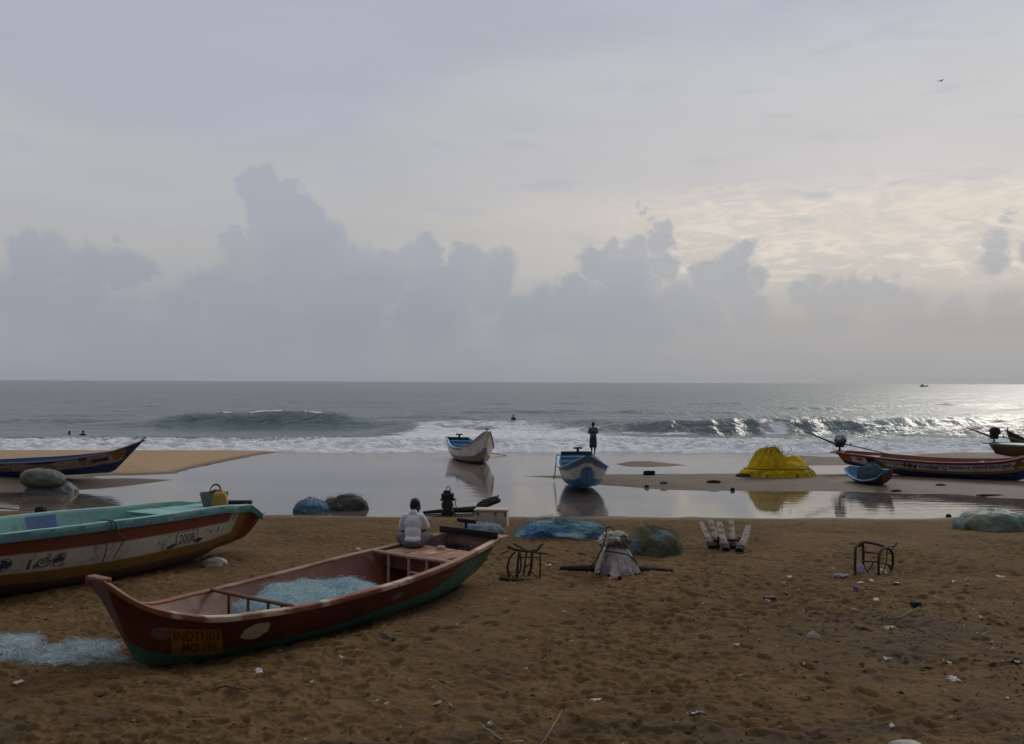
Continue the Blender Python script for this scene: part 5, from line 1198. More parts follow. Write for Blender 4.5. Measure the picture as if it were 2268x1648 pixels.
# on the aqua boat: basket, yellow can, black hose; rope over its side; pole inside
def locB(px, py, zl):
    d = MBm.inverted().to_3x3() @ ray(px, py); o_ = MBm.inverted() @ Vector((0, 0, CAM_H)); t = (zl - o_.z) / d.z; return o_ + d * t
pb_ = locB(462, 1123, 1.125); pj = locB(486, 1122, 1.125)
wB = MBm @ pb_; wJ = MBm @ pj
root = empty('basket', 'grey woven plastic basket on the stern deck of the aqua boat', 'basket', (wB.x + .05, wB.y + .25, wB.z), (0, 0, .25))
M_BASK = pmat('grey_woven_basket', (.20, .21, .20), .8, .3, 30, bump=.01, bscale=60, col2=(.10, .12, .08), patch=(.5, .62), pscale=5)
hv = np.array([[sx_ * a, sy_ * b_] for sx_, sy_ in ((-1, -1), (1, -1), (1, 1), (-1, 1)) for a, b_ in ((1, 1),)])
def tub(lo, hi, h, t=.012):
    V = []; 
    for (a, b_), z in ((lo, 0), (hi, h), ((hi[0] - t, hi[1] - t), h), ((lo[0] - t, lo[1] - t), t)):
        q_ = np.linspace(0, 2 * math.pi, 28, endpoint=False); c_, s_ = np.cos(q_), np.sin(q_); m = np.maximum(np.abs(c_), np.abs(s_)) ** .75; V.append(np.stack([a * c_ / m, b_ * s_ / m, 0 * q_ + z], -1))
    m_ = MB(); m_.grid(np.array(V), wrap=True); m_.add(V[3], [tuple(range(28))]); m_.add(V[0], [tuple(range(28))[::-1]]); return m_
tub((.25, .15), (.33, .20), .31).build('basket_body', M_BASK, root)
m_ = MB()
for yy in (-.1, .12): tt = np.linspace(0, math.pi, 18); m_.tube(np.stack([.03 + .13 * np.cos(tt), yy + .03 * np.sin(tt), .29 + .20 * np.sin(tt)], -1), .012, 6)
m_.build('handle', M_ENG, root)
lump('cloth_bundle', 'black cloth stuffed in the grey basket behind the yellow can', 'cloth', (wB.x + .10, wB.y + .25, wB.z + .27), (.26, .22, .22), [(.012, .012, .013), (.02, .02, .02)], 86, mat=M_CLOTHV)
root = empty('jerry_can', 'yellow plastic jerry can beside a grey basket on the aqua boat', 'jerry can', (wJ.x, wJ.y + .02, wJ.z), (0, 0, .12))
M_YEL = pmat('yellow_plastic', (.42, .235, .045), .45, .08, 6, col2=(.33, .18, .04), patch=(.55, .75), pscale=4)
def can():
    m_ = MB(); rings = []
    for z, a, b_, ox in ((0, .175, .105, 0), (.02, .19, .115, 0), (.12, .185, .112, 0), (.24, .165, .105, 0), (.29, .15, .10, 0), (.33, .11, .07, .0), (.345, .07, .05, .0)):
        q_ = np.linspace(0, 2 * math.pi, 32, endpoint=False); c_, s_ = np.cos(q_), np.sin(q_); m = np.maximum(np.abs(c_), np.abs(s_)) ** .6
        rings.append(np.stack([ox + a * c_ / m, b_ * s_ / m, 0 * q_ + z], -1))
    m_.grid(np.array(rings), wrap=True); m_.add(rings[0], [tuple(range(32))[::-1]]); m_.add(rings[-1], [tuple(range(32))]); m_.build('can_body', M_YEL, root)
    h = MB(); h.tube(curve([(-.10, 0, .30), (-.05, 0, .375), (.03, 0, .375), (.09, 0, .29)], 16), .02, 8); h.build('handle', M_YEL, root)
    s_ = MB(); s_.lathe([(.0, .0), (.03, 0), (.03, .06), (.0, .06)], 12, c=(.13, 0, .28), rot=(0, .35, 0)); s_.build('cap', M_YEL, root)
can()
M_ROPE = pmat('grey_green_rope', (.09, .10, .09), .9, .2, 30)
r_ = MB(); a_ = pt_x(BB, np.array([4.72, 4.70, 4.66, 4.66]), np.array([1.03, .80, .50, .22]), 1, .09)
Pw = [tuple(MBm @ Vector(p)) for p in a_]; gp = ground(191, 1288); r_.tube(curve([tuple(MBm @ Vector((4.70, .85, 1.24)))] + Pw + [(gp.x + .05, gp.y + .3, gz(gp.x, gp.y + .3) + .02)], 40), .014, 6)
a_ = pt_x(BB, np.array([4.66, 4.50, 4.30, 4.36, 4.42]), np.array([1.03, .86, .74, .58, .45]), 1, .085); r_.tube(curve([tuple(MBm @ Vector((4.70, .85, 1.24)))] + [tuple(MBm @ Vector(p)) for p in a_], 30), .013, 6)
tag(r_.build('rope', M_ROPE), 'thin grey green rope hanging in two strands over the aqua boat side', 'rope')
r_ = MB(); r_.tube([tuple(MBm @ Vector(p)) for p in ((5.3, .80, .95), (4.2, .2, .92), (3.0, -.45, .90))], [.028, .03, .022], 8); tag(r_.build('pole', M_STICK), 'dark wooden pole lying inside the aqua boat', 'pole')
o0 = ground(-30, 1131); o1 = ground(68, 1133)
m_ = MB(); m_.tube([(o0.x - .3, o0.y + .2, o0.z + .10), (o1.x - .5, o1.y, o1.z + .08)], .028, 8); m_.box((o1.x - .22, o1.y, o1.z + .075), (.62, .13, .03), bev=.01); tag(m_.build('oar', pmat('brown_oar', (.13, .085, .055), .8, .2, 10)), 'brown wooden oar lying at the waterline beyond the aqua boat', 'oar')
bk_ = ground(90, 1137); lump('plastic_scrap', 'black crumpled scrap on the sand beyond the aqua boat', 'litter', (bk_.x, bk_.y, bk_.z + .02), (.42, .25, .44), [(.012, .010, .010), (.02, .018, .018)], 88, mat=M_CLOTHV, amp=.4)

# motors on the painted boat and the ochre boat
def motor(label, M, wrap_cols, seed, back, fwd, gscale=1.0, rz=0.0):
    root = empty('long_tail_motor', label, 'outboard motor'); root.matrix_world = M
    m_ = MB(); m_.lathe([(.17, 0), (.15, .04), (.06, .06), (.055, .20), (.12, .24)], 14); m_.build('swivel_mount', M_ENG, root)
    m_ = MB(); m_.box((0, 0, .34), (.46, .34, .26), bev=.05); m_.build('engine_block', M_ENG, root)
    V, n, n2, D = lump_arrays((.62, .52, .60), seed, amp=.26, f=2.2, flat=1); C = mixc(V[..., 2] + .3 * n, wrap_cols[0], wrap_cols[1], -.06, .02)
    m_ = MB(); m_.grid(V + np.array([.04, 0, .66]), C, wrap=True); m_.build('plastic_cover', M_CLOTHV, root, vcol=True)
    m_ = MB(); m_.tube([(-.15, 0, .34), tuple(back)], [.055, .03], 8); m_.build('shaft', M_STICK, root)
    m_ = MB(); m_.tube([(.15, 0, .38), (.5, 0, .33), tuple(fwd)], [.045, .03, .02], 8); m_.build('tiller', M_ENG, root)
    m_ = MB(); m_.box((.55, 0, .38), (.10, .10, .10), bev=.03); m_.build('throttle_grip', pmat('red_brown_plastic', (.20, .07, .05), .6, .1, 8), root)
    m_ = MB(); m_.tube(curve([(-.2, -.1, .30), (-.36, -.1, .20), (-.2, -.1, .04), (0, -.1, .03)], 14), .01, 5); m_.build('hose', M_ENG, root)
mE = ME @ Vector((.05, 0, 1.10))
motor('long tail motor wrapped in white plastic on the painted boat stern', Matrix.Translation(mE) @ Euler((0, 0, -.35)).to_matrix().to_4x4(), ((.11, .16, .12), (.46, .45, .50)), 3, (-1.72, -.1, 1.0), (2.85, .0, -.18))
mH = MH @ Vector((.30, 0, .98))
motor('long tail motor under a black cover on the ochre boat stern', Matrix.Translation(mH) @ Euler((0, 0, -.2)).to_matrix().to_4x4(), ((.016, .015, .015), (.022, .02, .02)), 5, (-1.68, -.1, .92), (1.7, .0, .10))
b = ME @ Vector((6.9, .35, .66)); lump('foam_float', 'small white float lying inside the painted boat', 'float', b, (.42, .3, .5), [(.42, .38, .36), (.36, .32, .30)], 90, mat=M_CLOTHV, amp=.06)
m_ = MB()
for q_, xx in enumerate((1.15, 1.35)):
    p_ = BDM = Matrix.Translation(BD['loc']) @ Euler(BD['rot']).to_matrix().to_4x4()
    a_ = pt_x(BD, np.array([xx, xx]), np.array([1.0, .9]), -1, .14); w_ = [p_ @ Vector(v_) for v_ in a_]
    m_.tube(curve([tuple(p_ @ Vector((xx, -.80, 1.24))), tuple(w_[0] + Vector((0, 0, .03))), tuple(w_[1] + Vector((-.03, 0, -.1))), (w_[1].x - .10 - .06 * q_, w_[1].y, .06)], 20), .014, 5)
tag(m_.build('rope', M_STICK), 'two thin mooring lines hanging from the blue and white boat', 'rope')
op = at_z(1097, 1009, .0); m_ = MB(); m_.tube([(op.x - 1.2, op.y + .2, .35), (op.x + .3, op.y, .06)], .03, 7); m_.box((op.x + .45, op.y - .02, .05), (.5, .16, .04), rot=(0, .15, 0), bev=.015); tag(m_.build('oar', pmat('pale_oar', (.22, .19, .15), .8, .2, 10)), 'pale oar trailing in the water beside the far white boat', 'oar')

# ------------------------------------------------------------------ people: overlapping soft shapes fused into one skin
class FIG(MB):
    def cap(s, P, r, n=12):
        P = [np.array(p, float) for p in P]; r = list(np.broadcast_to(np.asarray(r, float), (len(P),)))
        a = P[0] - P[1]; a /= np.linalg.norm(a); b_ = P[-1] - P[-2]; b_ /= np.linalg.norm(b_)
        Q, rr = [], []
        for q_ in (0, 25, 50, 72): Q.append(P[0] + a * r[0] * math.cos(R(q_))); rr.append(max(r[0] * math.sin(R(q_)), 1e-3))
        for i in range(len(P)): Q.append(P[i]); rr.append(r[i])
        for q_ in (72, 50, 25, 0): Q.append(P[-1] + b_ * r[-1] * math.cos(R(q_))); rr.append(max(r[-1] * math.sin(R(q_)), 1e-3))
        return s.tube(Q, rr, n)
    def ell(s, c, d, rot=None):
        th = np.linspace(0, 2 * math.pi, 20, endpoint=False); ph = np.linspace(0.02, math.pi - .02, 13); PH, TH = np.meshgrid(ph, th, indexing='ij')
        V = np.stack([np.sin(PH) * np.cos(TH) * d[0], np.sin(PH) * np.sin(TH) * d[1], np.cos(PH) * d[2]], -1).reshape(-1, 3)
        if rot is not None: V = V @ np.array(Euler(rot).to_matrix()).T
        Fs = [(i * 20 + k, i * 20 + (k + 1) % 20, (i + 1) * 20 + (k + 1) % 20, (i + 1) * 20 + k) for i in range(12) for k in range(20)] + [tuple(range(20))[::-1], tuple(240 + k for k in range(20))]
        return s.add(V + np.array(c), Fs)
    def fuse(s, name, mat, parent, vox=.012, smooth=4):
        o = s.build(name, mat, parent)
        m = o.modifiers.new('Remesh', 'REMESH'); m.mode = 'VOXEL'; m.voxel_size = vox; m.use_smooth_shade = True
        if smooth: q_ = o.modifiers.new('Smooth', 'SMOOTH'); q_.iterations = smooth; q_.factor = .5
        dg = bpy.context.evaluated_depsgraph_get(); me = bpy.data.meshes.new_from_object(o.evaluated_get(dg))
        o.modifiers.clear(); old = o.data; o.data = me; bpy.data.meshes.remove(old)
        me.polygons.foreach_set('use_smooth', np.ones(len(me.polygons), bool))
        return o
def hand(f, w, d, side, up=(0, 0, 1), sc=1.0):
    """palm, four bent fingers of unequal length and a thumb, from the wrist w along d"""
    w = np.array(w, float); d = np.array(d, float); d /= np.linalg.norm(d); x = np.cross(d, up); x /= np.linalg.norm(x); n = np.cross(x, d)
    f.cap([w, w + d * .05 * sc, w + d * .085 * sc], np.array([.026, .034, .032]) * sc)
    for k, (o_, L) in enumerate(((-.028, .068), (-.009, .08), (.010, .075), (.028, .058))):
        b_ = w + d * .088 * sc + x * o_ * sc
        f.cap([b_, b_ + d * L * .5 * sc - n * .010 * sc, b_ + d * L * .82 * sc - n * .034 * sc], np.array([.0095, .009, .0075]) * sc, 8)
    b_ = w + d * .03 * sc - x * side * .03 * sc
    f.cap([b_, b_ + (d * .03 - x * side * .025) * sc, b_ + (d * .065 - x * side * .028 - n * .012) * sc], np.array([.012, .011, .009]) * sc, 8)
def head(f, c, yaw, pitch, sc=1.0, neck=None):
    Rm = np.array(Euler((pitch, 0, yaw)).to_matrix()); g = lambda p: np.array(c) + Rm @ (np.array(p) * sc)
    rot = (pitch, 0, yaw)
    f.ell(g((0, -.012, .025)), np.array((.076, .094, .088)) * sc, rot)           # skull, +y is the face
    f.ell(g((0, .022, -.045)), np.array((.060, .070, .072)) * sc, rot)            # face and jaw
    f.cap([g((0, .085, .005)), g((0, .106, -.024))], [.010 * sc, .014 * sc], 8)   # nose
    for s in (-1, 1):
        f.ell(g((s * .076, -.008, -.01)), np.array((.010, .020, .030)) * sc, rot)  # ears
        f.ell(g((s * .03, .082, .014)), np.array((.016, .010, .008)) * sc, rot)    # brow and eye
    f.ell(g((0, .084, -.055)), np.array((.024, .012, .011)) * sc, rot); f.ell(g((0, .072, -.092)), np.array((.024, .020, .018)) * sc, rot)
    return g, rot
M_SKIN = pmat('dark_brown_skin', (.055, .030, .020), .55, .12, 12); M_HAIR = pmat('black_hair', (.010, .009, .010), .6, .3, 60, bump=.004, bscale=120)
M_SHIRT = pmat('white_shirt', (.66, .66, .72), .85, .06, 8, bump=.012, bscale=9); M_TROUS = pmat('grey_trousers', (.105, .105, .125), .9, .12, 10, bump=.012, bscale=12)
def sitting_man():
    s = inA(1.22, -.50, .775)
    root = empty('person', 'person in white shirt and grey trousers sitting cross-legged on the red boat', 'person', s, (0, 0, -.06)); root.scale = (.88, .95, .98)
    f = FIG()
    f.cap([(0, .02, .12), (0, .02, .35), (.01, .05, .58)], [.10, .085, .08]); f.cap([(-.15, .06, .59), (.16, .06, .59)], .045)
    f.cap([(.01, .05, .62), (.025, .075, .74)], [.062, .056])
    g, rot = head(f, (.05, .105, .815), -.95, -.28, 1.2)
    for sx, el_, wr in ((-1, (-.285, .12, .34), (-.09, .34, .235)), (1, (.315, .16, .37), (.13, .37, .27))):
        f.cap([(sx * .185, .05, .60), (sx * .24, .08, .48), el_], [.06, .05, .043]); f.cap([el_, wr], [.043, .028]); hand(f, wr, np.array(wr) - np.array(el_), sx)
    for sx, kn, an, ft in ((-1, (-.33, .30, .15), (.06, .42, .055), (.20, .40, .04)), (1, (.33, .32, .17), (-.08, .33, .075), (-.22, .33, .05))):
        f.cap([(sx * .11, .05, .10), kn], [.085, .06]); f.cap([kn, an], [.055, .038]); f.cap([an, ft], [.04, .03])
    f.fuse('body', M_SKIN, root, .010, 3)
    h = FIG(); h.ell(g((0, -.024, .040)), (.098, .113, .104), rot); h.ell(g((0, -.045, -.01)), (.088, .084, .090), rot); h.fuse('hair', M_HAIR, root, .010, 2)
    t = FIG(); t.ell((0, .03, .30), (.182, .145, .21)); t.ell((.005, .05, .49), (.205, .145, .19)); t.cap([(-.165, .05, .595), (0, .05, .625), (.165, .05, .595)], [.075, .085, .075])
    t.ell((0, .0, .17), (.185, .150, .09))
    t.cap([(-.185, .05, .60), (-.245, .08, .48), (-.275, .10, .37)], [.075, .074, .066]); t.cap([(.185, .05, .60), (.255, .09, .50), (.295, .13, .40)], [.075, .074, .066])
    t.cap([(-.03, .03, .685), (.04, .03, .685)], .062); t.cap([(.01, .05, .68), (.02, .06, .705)], .075)
    t.fuse('shirt', M_SHIRT, root, .011, 14)
    p = FIG(); p.ell((0, .01, .095), (.205, .165, .115))
    for sx, kn, an in ((-1, (-.34, .30, .155), (-.02, .42, .07)), (1, (.34, .32, .175), (.0, .35, .085))):
        p.cap([(sx * .11, .04, .10), ((sx * .11 + kn[0]) / 2, .18, .14), kn], [.118, .105, .085]); p.cap([kn, an], [.080, .062])
    p.fuse('trousers', M_TROUS, root, .011, 3)
sitting_man()
def standing_boy():
    q_ = hull_pt(BD, np.array([.115]), np.array([1.0]), 1)[0]; s = BDM @ Vector((q_[0], q_[1] - .06, q_[2] + .016))
    root = empty('person', 'person in grey blue clothes standing on the blue and white boat, facing the sea', 'person', s, (0, 0, .12))
    f = FIG()
    for sx in (-1, 1):
        f.cap([(sx * .085, 0, .84), (sx * .08, .01, .45)], [.085, .055]); f.cap([(sx * .08, .01, .45), (sx * .078, -.02, .33), (sx * .075, -.01, .07)], [.05, .052, .032]); f.cap([(sx * .075, -.03, .035), (sx * .09, .13, .025)], [.036, .028])
    f.ell((0, 0, .88), (.15, .11, .13)); f.cap([(0, 0, .90), (0, 0, 1.15), (0, .0, 1.28)], [.12, .12, .10]); f.cap([(-.13, 0, 1.29), (.13, 0, 1.29)], .05); f.cap([(0, 0, 1.30), (0, .01, 1.40)], [.05, .046])
    g, rot = head(f, (-.005, .02, 1.495), .55, -.05, .95)
    for sx in (-1, 1):
        el_ = (sx * .225, .06, 1.06); wr = (-sx * .03, .21, 1.08); f.cap([(sx * .155, 0, 1.28), el_], [.05, .038]); f.cap([el_, wr], [.038, .026]); hand(f, wr, np.array(wr) - np.array(el_), sx, sc=.9)
    f.fuse('body', M_SKIN, root, .011, 3)
    h = FIG(); h.ell(g((0, -.022, .042)), (.078, .094, .082), rot); h.ell(g((0, -.045, .0)), (.070, .062, .07), rot); h.fuse('hair', M_HAIR, root, .011, 2)
    t = FIG(); t.ell((0, .01, 1.18), (.175, .135, .17)); t.ell((0, .01, .98), (.165, .135, .16)); t.cap([(-.135, 0, 1.28), (.135, 0, 1.28)], .068)
    for sx in (-1, 1): t.cap([(sx * .155, 0, 1.28), (sx * .205, .04, 1.12)], [.066, .06])
    t.fuse('shirt', pmat('grey_blue_shirt', (.105, .115, .15), .9, .25, 14, bump=.01, bscale=14), root, .011, 3)
    p = FIG(); p.ell((0, 0, .86), (.165, .135, .12))
    for sx in (-1, 1): p.cap([(sx * .075, 0, .82), (sx * .085, .005, .60), (sx * .09, .01, .40)], [.105, .105, .10])
    p.cap([(-.03, 0, .55), (.03, 0, .50)], .11); p.fuse('knee_length_wrap', pmat('dark_blue_wrap', (.05, .055, .085), .9, .3, 10, bump=.01, bscale=12), root, .011, 3)
standing_boy()
M_SWIM = pmat('wet_dark_skin', (.035, .024, .02), .35, .1, 10)
def swimmer(px, py, Y, label, yaw, arm):
    w_ = at_y(px, py, Y)
    root = empty('person', label, 'person', (w_.x, Y, w_.z - .12), (0, 0, yaw))
    f = FIG(); f.cap([(-.17, 0, -.14), (.17, 0, -.14)], .09); f.cap([(0, 0, -.5), (0, 0, -.1)], .15); f.cap([(0, 0, -.1), (0, .01, .03)], .06); g, rot = head(f, (0, .02, .12), 0, 0)
    for sx in (-1, 1):
        e_ = (sx * .30, .12, -.22); wr = (sx * (.45 if arm else .22), .32, -.12); f.cap([(sx * .18, 0, -.14), e_, wr], [.055, .045, .032]); hand(f, wr, np.array(wr) - np.array(e_), sx)
    f.fuse('body', M_SWIM, root, .016, 3); h = FIG(); h.ell(g((0, -.02, .04)), (.084, .098, .086), rot); h.fuse('hair', M_HAIR, root, .014, 2)
swimmer(184, 956, 86.5, 'dark head of the bather nearer the boats, off the left sandbar', .6, False)
swimmer(154, 957, 87.5, 'dark head of the leftmost bather, off the left sandbar', 2.2, True)
def surf_person():
    w_ = at_y(1136, 932, 103.5)
    root = empty('person', 'dark figure of a person sitting low in the breaking surf', 'person', (w_.x, 103.5, w_.z - .25), (0, 0, -.5))
    f = FIG(); f.cap([(0, 0, .0), (0, .02, .5)], [.17, .17]); f.cap([(-.17, .02, .55), (.17, .02, .55)], .08); f.cap([(0, .03, .58), (0, .05, .70)], .06); g, rot = head(f, (0, .06, .79), 0, 0)
    for sx in (-1, 1):
        f.cap([(sx * .18, .02, .55), (sx * .27, .15, .32), (sx * .2, .38, .22)], [.06, .05, .035]); hand(f, (sx * .2, .38, .22), (0, .3, -.1), sx)
        f.cap([(sx * .1, .05, .05), (sx * .14, .45, .10), (sx * .14, .9, .0)], [.10, .075, .05]); f.cap([(sx * .14, .9, .02), (sx * .16, 1.05, .06)], [.045, .035])
    f.fuse('body', M_SWIM, root, .018, 3); h = FIG(); h.ell(g((0, -.02, .04)), (.084, .098, .086), rot); h.fuse('hair', M_HAIR, root, .014, 2)
surf_person()

# ------------------------------------------------------------------ far things and the bird
pS = at_y(2046, 851.5, 1400)
root = empty('fishing_trawler', 'tiny dark trawler on the horizon at the right', 'ship', (pS.x, 1400, .1))
M_SHIP = pmat('hazy_grey_ship', (.09, .09, .10), .8, .1, 1)
m_ = MB(); Vs = np.array([[[x_, s_ * b_ * w_, z_ + .35 * max(0, x_ - 3) ** 1.1] for s_, w_, z_ in ((-1, 1, 1.5), (-1, .7, 0), (1, .7, 0), (1, 1, 1.5))] for x_, b_ in ((-6, 1.4), (-3, 1.8), (2, 1.8), (4.5, 1.0), (6, .1))]); m_.grid(Vs, wrap=True); m_.add(Vs[0], [(0, 1, 2, 3)]); m_.build('hull', M_SHIP, root)
m_ = MB(); m_.box((-2.6, 0, 2.4), (2.6, 2.2, 1.9), bev=.1); m_.build('wheelhouse', M_SHIP, root); m_ = MB(); m_.tube([(.8, 0, 1.2), (.8, 0, 5.0)], .12, 6); m_.tube([(.8, 0, 4.2), (3.6, 0, 3.0)], .07, 6); m_.build('mast', M_SHIP, root)
pBd = at_y(2083, 180, 110)
root = empty('bird', 'small dark bird flying alone in the pale sky at upper right', 'bird', pBd, (0, .2, .4))
f = FIG(); f.cap([(-.16, 0, 0), (.02, 0, .01), (.15, 0, .03)], [.02, .055, .03]); f.ell((.19, 0, .045), (.035, .028, .028)); f.cap([(.21, 0, .045), (.25, 0, .035)], [.010, .004], 6); f.cap([(-.16, 0, 0), (-.27, 0, .0)], [.03, .015])
f.fuse('body', pmat('dark_feathers', (.02, .02, .022), .8, .1, 8), root, .010, 2)
for s_ in (-1, 1):
    w_ = MB(); w_.grid(np.array([[[.08, s_ * .03, .02], [.10, s_ * .18, .11], [.02, s_ * .36, .08], [-.05, s_ * .46, .03]], [[-.08, s_ * .03, .015], [-.05, s_ * .18, .10], [-.06, s_ * .34, .075], [-.07, s_ * .46, .028]]])); o_ = w_.build('wing', bpy.data.materials['dark_feathers'], root); o_.modifiers.new('Solid', 'SOLIDIFY').thickness = .01

# ------------------------------------------------------------------ litter
def scrap_mesh(seed, w=.13, h=.05):
    rg = np.random.default_rng(seed); n_ = 7
    X, Y = np.meshgrid(np.linspace(-1, 1, n_), np.linspace(-1, 1, n_), indexing='ij')
    k = 1 + rg.normal(size=X.shape) * .22
    Z = h * (fbm2(X * 2 + seed, Y * 2, seed, 3) - .35) * 2 + .012
    m_ = MB(); m_.grid(np.stack([X * w * .5 * k, Y * w * .35 * k, np.maximum(Z, .004)], -1)); me_ = bpy.data.meshes.new('scrap')
    me_.from_pydata(np.concatenate(m_.v).tolist(), [], m_.f); me_.update(); return me_
M_SCRAP = pmat('dirty_white_plastic', (.50, .48, .45), .6, .15, 20); M_SCRAP2 = pmat('cream_paper', (.45, .37, .24), .8, .15, 20)
protos = [scrap_mesh(100 + k, .10 + .03 * (k % 4), .03 + .012 * (k % 3)) for k in range(9)]
for q_ in protos: q_.materials.append(M_SCRAP)
pts = [(458, 1277), (612, 1233), (1250, 1361), (960, 1411), (832, 1564), (858, 1568), (573, 1494), (42, 1520), (113, 1351), (1798, 1420), (1963, 1467), (1968, 1398), (1630, 1435), (2133, 1394), (2172, 1375), (1742, 1222), (1748, 1284), (1735, 1297),
       (1845, 1264), (1862, 1281), (2112, 1294), (2215, 1283), (2070, 1330), (1668, 1321), (1800, 1410), (1940, 1335), (1255, 1197), (755, 1464), (751, 1224), (794, 1221), (1214, 1257), (1150, 1279), (1590, 1262), (1905, 1296), (1930, 1292), (2140, 1302), (2100, 1340), (1890, 1355),
       (2195, 1447), (2250, 1475), (1420, 1352), (1160, 1492), (1320, 1560), (2110, 1513), (1720, 1440), (1975, 1618), (920, 1340), (1010, 1390), (1985, 1297), (1765, 1315), (1700, 1338), (1560, 1345), (648, 1148), (905, 1149), (1160, 1148), (2095, 1475), (2230, 1555), (1540, 1590), (690, 1520), (1085, 1615)]
for k, (px, py) in enumerate(pts):
    g_ = ground(px, py); o_ = bpy.data.objects.new('plastic_scrap', protos[k % 9]); COL.objects.link(o_)
    o_.location = (g_.x, g_.y, g_.z + .045); o_.rotation_euler = (random.uniform(-.25, .35), random.uniform(-.25, .25), random.uniform(0, 6.28)); s_ = random.uniform(.35, .85); o_.scale = (s_, s_, s_)
    tag(o_, 'small crumpled white scrap of plastic on the brown sand', 'litter', 'white plastic scraps littering the sand')
for px, py, lab, sz, c_, sd in ((2143, 1293, 'upright cream carton scrap on the sand beside a flat white scrap', (.14, .07, .24), [(.50, .42, .30), (.42, .34, .24)], 201), (2172, 1420, 'folded tan cardboard piece standing tent-like on the sand', (.26, .18, .22), [(.20, .14, .07), (.17, .115, .06)], 202), (1895, 1307, 'small royal blue scrap of plastic near the metal frame', (.12, .09, .10), [(.02, .05, .26), (.03, .06, .2)], 203),
        (853, 1420, 'brown block of wood on the sand beside the red hull', (.22, .16, .20), [(.055, .035, .025), (.04, .028, .02)], 204), (2028, 1343, 'black clod on the ashy sand at the right', (.22, .16, .18), [(.012, .010, .010), (.02, .017, .015)], 205), (1705, 1329, 'dark brown clod on the sand left of the ashy patch', (.26, .2, .12), [(.03, .02, .015), (.04, .03, .02)], 206), (1800, 1421, 'clear grey plastic bag with red end on the sand', (.20, .14, .26), [(.33, .33, .33), (.40, .22, .16)], 207),
        (2005, 1654, 'big pale crumpled plastic sheet at the bottom edge', (.36, .22, .07), [(.28, .26, .23), (.2, .18, .15)], 208), (1862, 1279, 'long clear plastic wrapper on the sand left of the metal frame', (.36, .12, .12), [(.30, .30, .31), (.22, .20, .2)], 209)):
    g_ = ground(px, py); lump('plastic_scrap' if 'wood' not in lab and 'clod' not in lab else 'clod' if 'clod' in lab else 'wood_block', lab, 'litter' if 'wood' not in lab and 'clod' not in lab else 'clod' if 'clod' in lab else 'wood', (g_.x, g_.y, g_.z + .02), sz, c_, sd, mat=M_CLOTHV, amp=.28, f=2.4, nu=28, nv=16)
# debris on the far sandbank
for px, py, lab, sz, c_, sd in ((1437, 1052, 'black box lying at the far edge of the sandbank', (.62, .36, .44), [(.014, .014, .016), (.022, .022, .024)], 211), (1470, 1071, 'faded blue rag on the sandbank', (.36, .3, .24), [(.06, .13, .20), (.10, .16, .2)], 212), (1580, 1069, 'tangle of dark seaweed lying on the sandbank', (.72, .4, .24), [(.035, .022, .018), (.05, .032, .026)], 213),
        (1622, 1086, 'dark round lump at the near edge of the sandbank, below the seaweed', (.22, .2, .26), [(.03, .025, .02), (.04, .03, .026)], 214), (1985, 1088, 'brown flat debris at the waterline left of the canoe', (.5, .2, .14), [(.05, .032, .024), (.06, .04, .03)], 215), (1432, 1079, 'small dark lump at the waterline beside the blue and white boat', (.24, .2, .2), [(.03, .025, .022), (.04, .03, .025)], 216), (2190, 1098, 'dark strip of wrack in front of the painted boat', (1.3, .2, .12), [(.05, .03, .025), (.035, .022, .02)], 217), (2100, 1145, 'small dark stone on the near shore of the lagoon', (.2, .16, .2), [(.03, .022, .018), (.04, .03, .025)], 218), (2083, 1075, 'dark green weed lying below the painted boat', (.5, .3, .14), [(.03, .035, .02), (.045, .05, .03)], 219)):
    g_ = ground(px, py); nm = 'crate' if 'box' in lab else 'rag' if 'rag' in lab else 'stone' if 'stone' in lab else 'debris_lump'
    lump(nm, lab, 'box' if nm == 'crate' else 'rag' if nm == 'rag' else 'stone' if nm == 'stone' else 'debris', (g_.x, g_.y, max(g_.z, 0) + .005), sz, c_, sd, mat=M_NET, amp=.10 if nm == 'crate' else .3, pw=.35 if nm == 'crate' else .85, nu=28, nv=16)
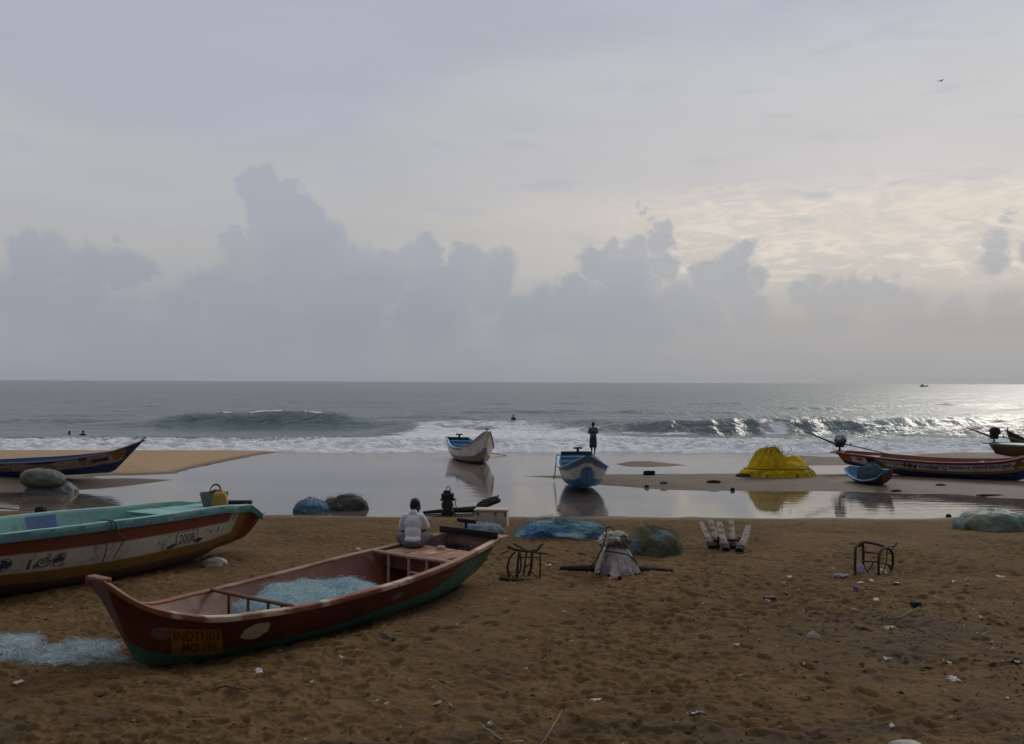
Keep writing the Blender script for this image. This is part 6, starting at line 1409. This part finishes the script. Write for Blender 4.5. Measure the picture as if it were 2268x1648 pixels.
# twigs and a pair of branches
for k, (L_, lab, r_) in enumerate((([(990, 1437), (1010, 1444), (1032, 1456)], 'thin dark twig on the open sand right of the red boat', .012), ([(1085, 1494), (1095, 1500), (1130, 1506)], 'forked dark branch half buried in the middle foreground', .022), ([(1195, 1665), (1216, 1655), (1245, 1625)], 'pale stick rising from the bottom edge of the view', .012), ([(1060, 1613), (1110, 1650)], 'dark straight twig near the bottom edge, left of the pale stick', .012), ([(1958, 1370), (1985, 1376), (2035, 1350)], 'bent grey twig on the ashy sand', .010), ([(1915, 1310), (1960, 1318)], 'short black twig below the metal frame', .012), ([(2195, 1365), (2228, 1378)], 'thin pale twig at the right on ashy sand', .009), ([(2060, 1440), (2120, 1441)], 'straight light twig lying at right of the ashy patch', .008), ([(470, 1535), (500, 1530), (545, 1536)], 'dark twig on the sand below the red boat bow', .014))):
    P = [ground(*q_) for q_ in L_]; P = [(p_.x, p_.y, p_.z + .05 + (.10 * i if 'rising' in lab else 0)) for i, p_ in enumerate(P)]; m_ = MB(); sticks(m_, P, r_, seed=300 + k, wob=.03)
    if 'forked' in lab: sticks(m_, [P[1], (P[1][0] + .25, P[1][1] - .12, P[1][2] + .02)], r_ * .7, seed=5); sticks(m_, [P[0], (P[0][0] - .05, P[0][1] + .25, P[0][2] + .04)], r_ * .6, seed=6)
    tag(m_.build('twig', M_STICK if 'pale' not in lab and 'light' not in lab and 'grey' not in lab else pmat('pale_twig', (.20, .16, .12), .9, .2, 12)), lab, 'twig')
# fine bits of wood, shell and dirt nobody could count
bits = MB(); rg = np.random.default_rng(5)
for k in range(3000):
    y_ = 9.5 + 24 * rg.random() ** 1.7; x_ = rg.uniform(-.60, .60) * y_
    if rg.random() < .35: x_, y_ = 6.3 + rg.normal() * 2.3, 14.8 + rg.normal() * 2.4
    if y_ < 9.5 or float(np.interp(x_, SHORE[:, 0], SHORE[:, 1])) - y_ < .3: continue
    s_ = rg.uniform(.008, .026) * (1.0 if rg.random() < .85 else 1.7); a_ = rg.uniform(0, 6.28); el_ = rg.uniform(1, 3.2)
    c_ = (.02, .014, .010) if rg.random() < .70 else ((.30, .25, .2) if rg.random() < .5 else (.075, .05, .032))
    V = np.array([[1, 0, 0], [0, .6, .1], [-1, 0, .15], [0, -.6, 0], [0, 0, .7]]) * rg.uniform(.6, 1.3, (5, 3)) * s_; V[:, 0] *= el_
    V = V @ np.array([[math.cos(a_), math.sin(a_), 0], [-math.sin(a_), math.cos(a_), 0], [0, 0, 1]])
    bits.add(V + np.array([x_, y_, 0]), [(0, 1, 4), (1, 2, 4), (2, 3, 4), (3, 0, 4)], c_)
allv = np.concatenate(bits.v); cen = np.repeat(allv.reshape(-1, 5, 3)[:, :, :2].mean(1), 5, 0)
# rest every bit on the trodden surface
ri = np.clip(np.searchsorted(ys, cen[:, 1]), 0, len(ys) - 1); ci = np.clip(np.searchsorted(tcol, cen[:, 0] / np.maximum(ys[ri], 3)), 0, len(tcol) - 1)
allv[:, 2] += TZ[ri, ci] + .002; bits.v = [allv]
tag(bits.build('debris', pmat('wood_and_shell_bits', None, .9, .3, 30, vcol='Col'), None, smooth=False, vcol=True), 'fine scattered bits of wood, shell and dirt on the beach sand', 'debris', kind='stuff')
